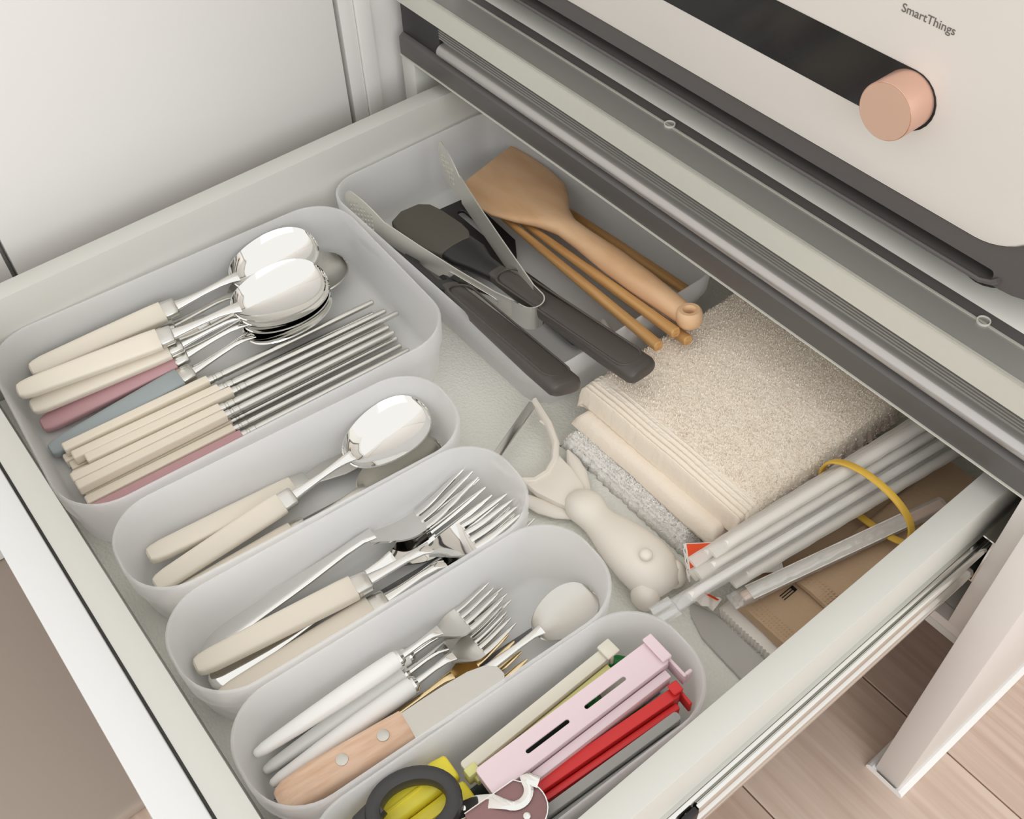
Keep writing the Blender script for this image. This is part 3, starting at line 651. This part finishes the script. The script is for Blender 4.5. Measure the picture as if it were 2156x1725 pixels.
for i, (a, b) in enumerate([((0.3000, 0.3560, 0.0590), (0.0700, 0.3880, 0.0230)), ((0.2990, 0.3725, 0.0600), (0.0660, 0.3960, 0.0200)), ((0.3050, 0.3790, 0.0530), (0.0640, 0.4040, 0.0100))]):
    t = thing('bamboo_chopstick', 'plain bamboo cooking chopstick lying beside the wooden spatula', 'chopstick', frame(a, b), BG)
    L = (Vector(b) - Vector(a)).length
    link('thick_end', cached(('bct'), lambda: lofty([(0, .0030, .0030, 0), (.0008, .0036, .0036, 0), (.10, .0033, .0033, 0)], 14, 3).mesh('thick_end', M_bamboo)), t)
    link('thin_end', cached(('bcn'), lambda: lofty([(.1001, .0033, .0033, 0), (.22, .0024, .0024, 0), (.235, .0016, .0016, 0)], 14, 2.4).mesh('thin_end', M_bamboo)), t)
t = thing('bamboo_chopstick', 'long bamboo stick hidden behind the wooden spatula handle', 'chopstick', frame((0.2600, 0.4320, 0.0300), (0.0400, 0.4380, 0.0100)))
link('thick_end', CACHE['bct'], t); link('thin_end', CACHE['bcn'], t)

# tongs: a steel strip on edge bent into a loop
tg = thing('serving_tongs', 'steel serving tongs with perforated paddle ends in the back tray', 'tongs')
def strip(path, z0s, z1s, th=.0009):
    m = MB(); rings = []; P_ = [Vector((x, y, 0)) for x, y in path]
    for i, p in enumerate(P_):
        d = (P_[min(i + 1, len(P_) - 1)] - P_[max(i - 1, 0)]).normalized(); nn = Vector((-d.y, d.x, 0)) * th / 2
        rings.append([(p.x + nn.x, p.y + nn.y, z0s[i]), (p.x - nn.x, p.y - nn.y, z0s[i]), (p.x - nn.x, p.y - nn.y, z1s[i]), (p.x + nn.x, p.y + nn.y, z1s[i])])
    return m.loft(rings)
bx, by, br = 0.2130, 0.3190, 0.0092
bend = [(bx + br * math.cos(math.radians(a)), by + br * math.sin(math.radians(a))) for a in range(-80, 81, 16)]
pa = [(0.0720, 0.2935), (0.1100, 0.2980), (0.1500, 0.3030), (0.1880, 0.3075), (0.2040, 0.3095)]
pb = [(0.2040, 0.3290), (0.1880, 0.3330), (0.1500, 0.3430), (0.1100, 0.3540), (0.0720, 0.3645)]
path = pa + bend + pb; nA, nB_ = len(pa), len(pb)
z0 = [.0330, .0345, .0360, .0395, .0410] + [.0415] * len(bend) + [.0410, .0405, .0390, .0370, .0350]
z1 = [.0530, .0530, .0540, .0570, .0600] + [.0620] * len(bend) + [.0620, .0620, .0610, .0600, .0610]
link('spring_band', strip(path[nA - 1:nA + len(bend) + 1], z0[nA - 1:nA + len(bend) + 1], z1[nA - 1:nA + len(bend) + 1]).mesh('spring_band', M_steel, ang=60), tg)
link('arm', strip(pa, z0[:nA], z1[:nA]).mesh('arm', M_satin, ang=60), tg)
link('arm', strip(pb, z0[-nB_:], z1[-nB_:]).mesh('arm', M_satin, ang=60), tg)
def paddle(pA, pB, zc, hh, nA_):
    d = Vector((pB[0] - pA[0], pB[1] - pA[1], 0)); L = d.length; d.normalize(); nn = Vector((-d.y, d.x, 0))
    o = []
    for k in range(25):
        s_ = k / 24; o.append((L * s_, hh * (0.62 + 0.38 * math.sin(min(s_ * 1.6, 1) * PI / 2)) * (1 - max(0, (s_ - .75) / .25) ** 2.2) ** .5 if s_ < 1 else 0.0))
    outl = [(x, -y) for x, y in o[:-1]] + [(L, 0)] + [(x, y) for x, y in o[:-1]][::-1]
    holes = [circ(L * (0.34 + 0.085 * i), hh * 0.27 * (j - 1.5 + (0.5 if i % 2 else 0)) * 1.02, .0016, 8) for i in range(7) for j in range(4) if abs(j - 1.5 + (0.5 if i % 2 else 0)) < 1.8 - (0.6 if i > 5 else 0)]
    return MB().plate(outl, holes, -.00045, .00045, lambda x, y, z: (pA[0] + d.x * x + nn.x * z, pA[1] + d.y * x + nn.y * z, zc[0] + (zc[1] - zc[0]) * x / L + y))
link('paddle', paddle((0.0722, 0.2935), (0.0200, 0.2905), (.0430, .0440), .0150, 0).mesh('paddle', M_satin, ang=40), tg)
link('paddle', paddle((0.0722, 0.3645), (0.0260, 0.3770), (.0480, .0520), .0165, 0).mesh('paddle', M_satin, ang=40), tg)
link('embossed_slot', MB().prism(stad(0.1660, 0.0475, .050, .0060, 0.08, 6), 0.0, .0006, lambda x, y, z: (x, 0.3030 + (x - 0.15) * 0.118 - .0006 - z, y)).mesh('embossed_slot', M_steel, bev=0.0002, seg=1), tg)

# dark nylon tools
def utensil_handle(L, mt):
    n = 20
    rings = [[(hw * se(a, 3.2, n)[0], y, zc + hh * se(a, 3.2, n)[1]) for a in range(n)] for y, hw, hh, zc in
             ((0, .0085, .0035, 0), (.001, .0105, .0050, 0), (.004, .0118, .0060, 0), (.03, .0118, .0062, 0), (L * .6, .0098, .0058, 0), (L, .0072, .0046, 0))]
    return MB().loft(rings)
def utensil(p0, p1, Lh, label, mtH, roll=0):
    t = thing('kitchen_turner', label, 'spatula', frame(p0, p1, roll)); link('handle', utensil_handle(Lh, mtH).mesh('handle', mtH, ang=50), t)
    m = MB(); n = 32                                     # raised edge line around the grip
    pts = [(x, y, .0052) for x, y in rr(.0190, Lh * .9, .0085, 6, 0, Lh * .5)]
    link('grip_edge', m.sweep(pts, .0009, n=6, closed=True).mesh('grip_edge', mtH), t)
    return t
u1 = utensil((0.2972, 0.2791, 0.0707), (0.0803, 0.3020, 0.0284), .150, 'charcoal nylon tool whose looped neck passes under the tongs', M_nylon, roll=0.274)
link('looped_neck', MB().plate(stad(0, .176, .070, .0200, PI / 2, 8), [stad(0, .176, .036, .0075, PI / 2, 8)], -.003, .003).mesh('looped_neck', M_black, bev=0.0008, seg=1), u1)
link('head', MB().sheet(lambda u, v: ((v * 2 - 1) * (.012 + .012 * math.sin(u * PI / 2)), .206 + u * .045, -.004 * math.sin(u * PI) ), 8, 6, .002).mesh('head', M_black), u1)
u2 = utensil((0.3140, 0.3290, 0.0640), (0.0450, 0.3235, 0.0340), .150, 'charcoal handled spatula with a grey-brown silicone head', M_nylon)
link('neck', MB().sweep([(0, .148, 0), (0, .168, -.001), (.0008, .184, -.001), (.001, .200, -.001)], [(.0076, .0046), (.0100, .0046), (.0150, .0044), (.0155, .0040)], n=16, exp=2.8).mesh('neck', M_black, ang=50), u2)
hdp = [(-.0160, .196), (.0125, .196), (.0175, .204), (.0195, .215), (.0200, .240), (.0185, .254), (.0120, .262), (-.0040, .2640), (-.0170, .258), (-.0205, .246), (-.0210, .220), (-.0190, .204)]
link('head', MB().prism(hdp, -.0034, .0034).mesh('head', M_silic, bev=0.002, seg=3), u2)
u3 = thing('kitchen_turner', 'flat black nylon turner lowest in the back tray, under the tongs', 'spatula', frame((0.2300, 0.3580, 0.0110), (0.0400, 0.3600, 0.0110)))
link('handle', utensil_handle(.10, M_black).mesh('handle', M_black), u3)
link('head', MB().plate([(-.010, .095), (.010, .095), (.026, .118), (.030, .186), (-.030, .190), (-.026, .118)], [stad(-.013, .150, .05, .006, PI / 2), stad(.013, .150, .05, .006, PI / 2)], -.0015, .0015).mesh('head', M_black, bev=0.0006, seg=1), u3)
pg = thing('plastic_peg', 'tiny white plastic peg lying beside the bamboo chopsticks', 'peg', Matrix.Translation((0.2335, 0.3755, TF + 0.0034)))
link('stem', MB().sweep([(-.013, .006, -.0012), (-.006, .003, -.0008), (0, 0, -.0004)], [.0022, .0026, .0028], n=12).mesh('stem', M_paper), pg)
link('tip', MB().ball((0, 0, 0), .0034, .0034, .0034).mesh('tip', M_paper), pg)

# ------------------------------------------------------------------ TOWELS
def slab(x0, x1, y0, y1, z0, z1, nx, ny, amp, seed, droop=0.006, shear=0.0, edge_amp=0.0012, zfun=None):
    """soft folded layer: dense grid top with rounded rims and a flat base"""
    m = MB(); vs = []; fs = []; W_ = ny + 1
    for i in range(nx + 1):
        for j in range(ny + 1):
            u, v = i / nx, j / ny
            ex = min(u, 1 - u) * (x1 - x0); ey = min(v, 1 - v) * (y1 - y0); e = min(ex, ey)
            k = 1 - max(0, 1 - e / droop) ** 2.2
            x = x0 + (x1 - x0) * u + shear * v; y = y0 + (y1 - y0) * v
            q = Vector((x * 40, y * 40, seed)); nz = noise.noise(q)
            f1 = noise.noise(Vector((x * 520, y * 520, seed + 3))); f2 = noise.noise(Vector((x * 1100, y * 1100, seed + 9)))
            wob = edge_amp * (noise.noise(Vector((x * 260, y * 260, seed + 20))) + 0.6 * f2) * (1 if e < 0.0005 else max(0, 1 - e / 0.004))
            wav = 0.0012 * noise.noise(Vector((x * 22, y * 22, seed + 40)))
            z = z0 + (z1 - z0) * k + (nz * amp * 1.6 + f1 * amp + f2 * amp * 0.7) * min(1, k * 1.2) + (zfun(u, v) if zfun else 0)
            vs.append((x + wob + wav, y + wob * 0.9 + wav, z))
    N = len(vs)
    for p in list(vs): vs.append((p[0], p[1], min(z0, p[2])))
    for i in range(nx):
        for j in range(ny):
            a, b, c, d = i * W_ + j, (i + 1) * W_ + j, (i + 1) * W_ + j + 1, i * W_ + j + 1
            fs.append((a, b, c, d))
            if i in (0, nx - 1) or j in (0, ny - 1) or True: pass
    rim = [i * W_ for i in range(nx + 1)] + [nx * W_ + j for j in range(1, ny + 1)] + [i * W_ + ny for i in range(nx - 1, -1, -1)] + [j for j in range(ny - 1, 0, -1)]
    for a, b in zip(rim, rim[1:] + rim[:1]): fs.append((a, N + a, N + b, b))
    fs.append(tuple(N + a for a in rim[::-1]))
    used = sorted({i for f in fs for i in f}); mp = {o: k for k, o in enumerate(used)}
    return m.add([vs[i] for i in used], [tuple(mp[i] for i in f) for f in fs])
t2 = tag(link('folded_towel', slab(0.288, 0.402, 0.2835, 0.46, LZ, 0.0150, 110, 130, .0007, 5.0, droop=.008, edge_amp=.0022).mesh('folded_towel', M_towel2, ang=180)),
         'grey-white folded terry cloth lying under the cream towel', 'towel')
tw = thing('folded_towel', 'thick cream terry towel folded on top with a ribbed border', 'towel')
link('hem_band', slab(0.2860, 0.4160, 0.2935, 0.46, 0.0156, 0.0255, 60, 70, .0004, 11.0, droop=.006, edge_amp=.0006, zfun=lambda u, v: 0.003 * u).mesh('hem_band', M_hem, ang=180), tw)
link('terry_layer', slab(0.2790, 0.4260, 0.3080, 0.462, 0.0262, 0.0415, 200, 210, .0004, 2.0, droop=.008, edge_amp=.0024, zfun=lambda u, v: 0.002 * math.sin(u * 3) - 0.0015 * v).mesh('terry_layer', M_towel, ang=180), tw)
link('ribbed_border', slab(0.2780, 0.4220, 0.3040, 0.3245, 0.0262, 0.0398, 120, 80, .0002, 31.0, droop=.0028, edge_amp=.0005,
     zfun=lambda u, v: 0.0026 * math.sin(u * 3) + 0.0017 * abs(math.sin(v * PI * 5)) - 0.010 * max(0, 1 - u / 0.05) ** 2).mesh('ribbed_border', M_hem, ang=180), tw)

def terry_loops(verts, zmin, N, hgt, mt, parent, seed, keep=lambda p: True):
    rnd = random.Random(seed); m = MB(); cand = [p for p in verts if p[2] > zmin and keep(p)]
    vs, fs = [], []
    for _ in range(N):
        p = Vector(rnd.choice(cand)) + Vector((rnd.uniform(-.0006, .0006), rnd.uniform(-.0006, .0006), -.0004))
        a = rnd.uniform(0, 2 * PI); lean = rnd.uniform(.3, 1.2); d = Vector((math.cos(a) * lean, math.sin(a) * lean, 1)).normalized()
        sd = Vector((-math.sin(a), math.cos(a), 0)) * rnd.uniform(.00022, .0004); h_ = hgt * rnd.uniform(.6, 1.2)
        o = len(vs); vs += [p - sd, p + sd, p + d * h_ * .6 + sd, p + d * h_ * .6 - sd, p + d * h_ + Vector((0, 0, -h_ * .15))]
        fs += [(o, o + 1, o + 2, o + 3), (o + 3, o + 2, o + 4)]
    m.add(vs, fs); me = bpy.data.meshes.new('terry_loops'); me.from_pydata([tuple(v) for v in m.v], [], m.f); me.materials.append(mt); me.update()
    ob = link('terry_loops', me, parent); ob['kind'] = 'stuff'; return ob
tl_ = [c for c in tw.children if c.name.startswith('terry_layer')][0]
terry_loops([tuple(v.co) for v in tl_.data.vertices], .0275, 26000, .0019, M_towel, tw, 3, lambda p: p[1] > .3230)
terry_loops([tuple(v.co) for v in t2.data.vertices], .0030, 9000, .0022, M_towel2, t2, 4, lambda p: p[1] < .305)

# ------------------------------------------------------------------ PEELER
pe = thing('vegetable_peeler', 'cream plastic peeler with a rabbit shaped handle lying on the liner', 'peeler', Matrix.Translation((0.0025, -0.0025, 0.0)))
PZ = LZ + 0.0075
arm = [(0.2515, 0.2905, PZ + .004), (0.2600, 0.2885, PZ + .004), (0.2740, 0.2850, PZ + .003), (0.2880, 0.2785, PZ + .002), (0.2980, 0.2690, PZ + .001), (0.3030, 0.2585, PZ + .001), (0.3025, 0.2480, PZ + .001), (0.2970, 0.2405, PZ + .002), (0.2860, 0.2370, PZ + .003), (0.2745, 0.2350, PZ + .004)]
link('yoke', MB().sweep(arm, [(.0022, .0045)] * 2 + [(.0026, .0048)] * 6 + [(.0022, .0045)] * 2, n=12, exp=3).mesh('yoke', M_cream), pe)
web = [(0.2905, 0.2745), (0.2975, 0.2690), (0.3025, 0.2590), (0.3025, 0.2500), (0.2990, 0.2420), (0.3110, 0.2430), (0.3240, 0.2475), (0.3360, 0.2525), (0.3360, 0.2665), (0.3240, 0.2705), (0.3100, 0.2735)]
link('web', MB().prism(web, PZ - .002, PZ + .0040).mesh('web', M_cream, bev=0.0018, seg=2), pe)
def ear(pts, name='ear'):
    link(name, MB().sweep(pts, [(.0010, .0012), (.0045, .0022), (.0058, .0026), (.0048, .0026), (.0024, .0022)], n=14).mesh(name, M_cream), pe)
ear([(0.2945, 0.2835, PZ - .002), (0.3030, 0.2805, PZ - .002), (0.3130, 0.2765, PZ - .002), (0.3250, 0.2705, PZ - .002), (0.3380, 0.2640, PZ - .002)])
ear([(0.3000, 0.2355, PZ - .002), (0.3080, 0.2370, PZ - .002), (0.3180, 0.2410, PZ - .002), (0.3280, 0.2460, PZ - .002), (0.3380, 0.2530, PZ - .002)])
bodyp = [(0.3255, 0.2605), (0.3290, 0.2602), (0.3340, 0.2600), (0.3400, 0.2598), (0.3455, 0.2595), (0.3505, 0.2592), (0.3570, 0.2590), (0.3670, 0.2588), (0.3790, 0.2585), (0.3910, 0.2580), (0.4010, 0.2575), (0.4090, 0.2570), (0.4140, 0.2568)]
bodyr = [(.004, .003), (.0090, .0062), (.0120, .0082), (.0128, .0090), (.0116, .0085), (.0108, .0082), (.0118, .0088), (.0146, .0102), (.0170, .0116), (.0184, .0124), (.0180, .0122), (.0155, .0108), (.0100, .0075)]
link('body', MB().sweep([(x, y, LZ + .0020 + r[1]) for (x, y), r in zip(bodyp, bodyr)], bodyr, n=24).mesh('body', M_cream, ang=80), pe)
for dx, dy in ((0.4085, 0.2680), (0.4090, 0.2450)):
    link('foot', MB().ball((dx, dy, LZ + .0105), .0092, .0085, .0100).mesh('foot', M_cream), pe)
link('tail', MB().ball((0.3960, 0.2560, LZ + .0285), .0042, .0042, .0030).mesh('tail', M_cream), pe)
link('blade', MB().sweep([(0.2520, 0.2885, PZ + .0045), (0.2740, 0.2355, PZ + .0045)], [(.0030, .0011)] * 2, n=10, exp=4).mesh('blade', M_steel2), pe)
link('pivot_pin', MB().sweep([(0.2500, 0.2915, PZ + .0045), (0.2580, 0.2895, PZ + .0045)], .0018, n=10).mesh('pivot_pin', M_cream), pe)
link('eye_remover', MB().sweep([(0.2660, 0.2830, PZ + .003), (0.2700, 0.2855, PZ + .003), (0.2760, 0.2855, PZ + .003)], [(.0006, .0008), (.0026, .0010), (.0022, .0012)], n=10).mesh('eye_remover', M_cream), pe)

# ------------------------------------------------------------------ PACKETS, NAPKINS, STRAWS
def flat_pack(name, x0, x1, y0, y1, z0, z1, mt, label, cat, amp=.0006, seed=0, parent=None, part=None, serr=0):
    nx, ny = 40, 40
    def fn(u, v):
        x = x0 + (x1 - x0) * u; y = y0 + (y1 - y0) * v
        if serr and v < 0.03: y += .0005 * math.sin(x * 2400)
        return (x, y, z1 + amp * noise.noise(Vector((x * 60, y * 60, seed))) - .0008 * max(0, 1 - min(u, 1 - u) * 25))
    m = MB().sheet(fn, nx if not serr else 90, ny, z1 - z0)
    o = link(name if not part else part, m.mesh(name, mt, ang=60), parent)
    return o if parent else tag(o, label, cat)
wp = flat_pack('tissue_pack', 0.4440, 0.4975, 0.2715, 0.455, LZ + .0002, .0100, M_paper, 'white paper pack with a serrated edge under the brown napkins', 'napkin pack', serr=1)
nk = thing('paper_napkin', 'brown kraft napkin with embossed dots and a tiny printed fork', 'napkin')
flat_pack('sheet', 0.4470, 0.4972, 0.2775, 0.452, .0116, .0195, M_kraft, '', '', parent=nk, part='sheet', seed=3)
em = MB()
for i in range(26):
    for j in range(4):
        em.ball((0.4490 + i * 0.00182, 0.2795 + j * 0.0024, .0196), .00055, .0007, .00035, 6, 4)
o = link('embossed_dots', em.mesh('embossed_dots', M_kraft), nk); o['kind'] = 'stuff'
fkp = MB()
for k in range(3): fkp.box(0.4640 + k * .0016, 0.4645 + k * .0016, 0.2985, 0.3075, .01995, .0202)
fkp.box(0.4640, 0.4677, 0.3075, 0.3095, .01995, .0202)
link('fork_print', fkp.mesh('fork_print', M_ovenk), nk)
n2 = thing('paper_napkin', 'second brown kraft napkin lying higher, beside the straw bundle', 'napkin')
flat_pack('sheet', 0.4640, 0.4976, 0.3115, 0.452, .0210, .0240, M_kraft, '', '', parent=n2, part='sheet', seed=8, amp=.0010)
em = MB()
for i in range(4):
    for j in range(16): em.box(0.4652 + j * .0020, 0.4661 + j * .0020, 0.3128 + i * .0026, 0.3140 + i * .0026, .0239, .0246)
o = link('embossed_dots', em.mesh('embossed_dots', M_kraft), n2); o['kind'] = 'stuff'
op = thing('paper_packet', 'white paper packet with an orange printed corner beside the rabbit peeler', 'packet')
def opf(u, v):
    x = 0.4065 + 0.0175 * u + 0.0330 * v; y = 0.2775 - 0.0135 * u + 0.0440 * v
    return (x, y, .0280 + .0008 * noise.noise(Vector((u * 4, v * 4, 1))))
link('paper', MB().sheet(opf, 20, 30, .0010).mesh('paper', M_paper), op)
link('orange_corner', MB().sheet(lambda u, v: Vector(opf(.03 + .80 * u, .02 + .30 * v)) + Vector((0, 0, .0003)), 8, 8, .0002).mesh('orange_corner', M_orange), op)
link('paper_edge', MB().sheet(lambda u, v: (0.4065 + .0175 * u + .0008 * math.sin(u * 20) + .001 * v, 0.2772 - .0135 * u, .0280 - .0045 * v), 24, 4, .0006).mesh('paper_edge', M_paper), op)
link('red_stripe', MB().sheet(lambda u, v: (0.4290 + .013 * u, 0.2665 + .004 * u + .0018 * v, .0165 - .001 * v), 8, 4, .0003).mesh('red_stripe', M_orange), op)
link('crumpled_flap', MB().sheet(lambda u, v: (0.4250 + .018 * u, 0.2600 + .007 * u + .0070 * v, .0145 - .004 * (1 - v) + .0012 * math.sin(u * 17 + v * 5)), 24, 10, .0004).mesh('crumpled_flap', M_paper, ang=30), op)
tag(link('plastic_sleeve', MB().prism([(0.4280, 0.2640), (0.4360, 0.2575), (0.4500, 0.2525), (0.4980, 0.2500), (0.4980, 0.2700), (0.4440, 0.2700)], LZ + .0002, LZ + .0022).mesh('plastic_sleeve', mat('grey_film', (186, 183, 178), 0.4), bev=0.0004, seg=1)),
    'smooth grey plastic sleeve lying on the liner beside the brown napkins', 'plastic sleeve')
mg = tag(link('plastic_bag', MB().sheet(lambda u, v: (0.4190 + 0.020 * v + 0.010 * u, 0.298 + 0.148 * u, .0200 + .006 * math.sin(v * PI) + .0012 * noise.noise(Vector((u * 8, v * 5, 4)))), 40, 10, .0006).mesh('plastic_bag', M_mag, ang=80)),
         'magenta plastic bag edge sticking out under the cream towel', 'plastic bag')
SG = 'paper wrapped straws held by the yellow rubber band'
ax0, ax1 = Vector((0.4310, 0.2250, 0)), Vector((0.4600, 0.4600, 0))
spots = [(-.0062, .0525, .046), (-.0102, .0455, .036), (-.0022, .0455, .034), (-.0143, .0387, .060), (-.0062, .0387, .034), (.0018, .0387, .036), (.0098, .0387, .050), (-.0022, .0320, .060), (.0058, .0320, .080)]
d_ = (ax1 - ax0).normalized(); pr = Vector((d_.y, -d_.x, 0))
def straw(off, z, s0, label, mt, group, r=.0040, fan=0.0, s1=.232):
    a = ax0 + d_ * s0 + pr * off; b = ax0 + d_ * s1 + pr * (off * (1 + fan)); a.z = z; b.z = z + 0.004
    t = thing('drinking_straw', label, 'straw', frame(a, b), group); L = (b - a).length
    link('wrapper', MB().loft([[(r * (1 + .05 * math.sin(k * 2.1)) * math.cos(2 * PI * j / 14), L * k / 24, (r if 1 < k < 24 else r * .35) * math.sin(2 * PI * j / 14)) for j in range(14)] for k in range(25)]).mesh('wrapper', mt, ang=60), t)
    link('tube', MB().sweep([(0, .010, 0), (0, L - .004, 0)], .0026, n=12).mesh('tube', M_paper), t)
    return t
for off, z, s0 in spots:
    straw(off, z, s0, 'paper wrapped drinking straw in the bundle under the rubber band', M_straw, SG, fan=0.25)
cs = straw(.0066, .0462, .011, 'clear film wrapped straw jutting farthest out of the bundle', M_clear, None, r=.0044)
link('crimped_end', MB().sheet(lambda u, v: ((v - .5) * .013, -.013 * u, .0006 * math.sin(v * 14) * (0.3 + u)), 8, 24, .0004).mesh('crimped_end', M_clear), cs)
cw = thing('wrapped_pick', 'wooden pick in crinkled clear wrapping beside the napkins', 'pick', frame((0.4520, 0.2690, 0.0290), (0.4830, 0.4000, 0.0310)))
link('pick', MB().box(-.0030, .0030, .008, .15, -.0012, .0012).mesh('pick', M_beech, bev=0.0005), cw)
def crk(u, v):
    a = 2 * PI * v
    return (.0052 * math.cos(a) * (1 + .10 * noise.noise(Vector((u * 30, v * 6, 2)))), .150 * u, .0040 * math.sin(a) * (.25 if u < .03 else 1) * (1 + .2 * noise.noise(Vector((u * 40, v * 6, 7)))))
m = MB(); m.loft([[crk(i / 60, j / 16) for j in range(16)] for i in range(61)])
link('wrapper', m.mesh('wrapper', M_clear, ang=30), cw)
link('paper_insert', MB().sheet(lambda u, v: ((v - .5) * .0095, .012 + .11 * u, .0022), 10, 4, .0003).mesh('paper_insert', M_paper), cw)
rb = []
for k in range(48):
    a = 2 * PI * k / 48; off = .0105 + .0320 * math.cos(a); zz = .0375 + (.0250 if math.sin(a) > 0 else .0115) * math.copysign(abs(math.sin(a)) ** .8, math.sin(a))
    p = ax0 + d_ * (.150 + .004 * math.cos(a)) + pr * off; rb.append((p.x, p.y, zz + .002))
tag(link('rubber_band', MB().sweep(rb, (.0011, .0024), n=10, exp=3, closed=True, up=tuple(d_)).mesh('rubber_band', M_rubber)), 'yellow rubber band looped around the straw bundle', 'rubber band')
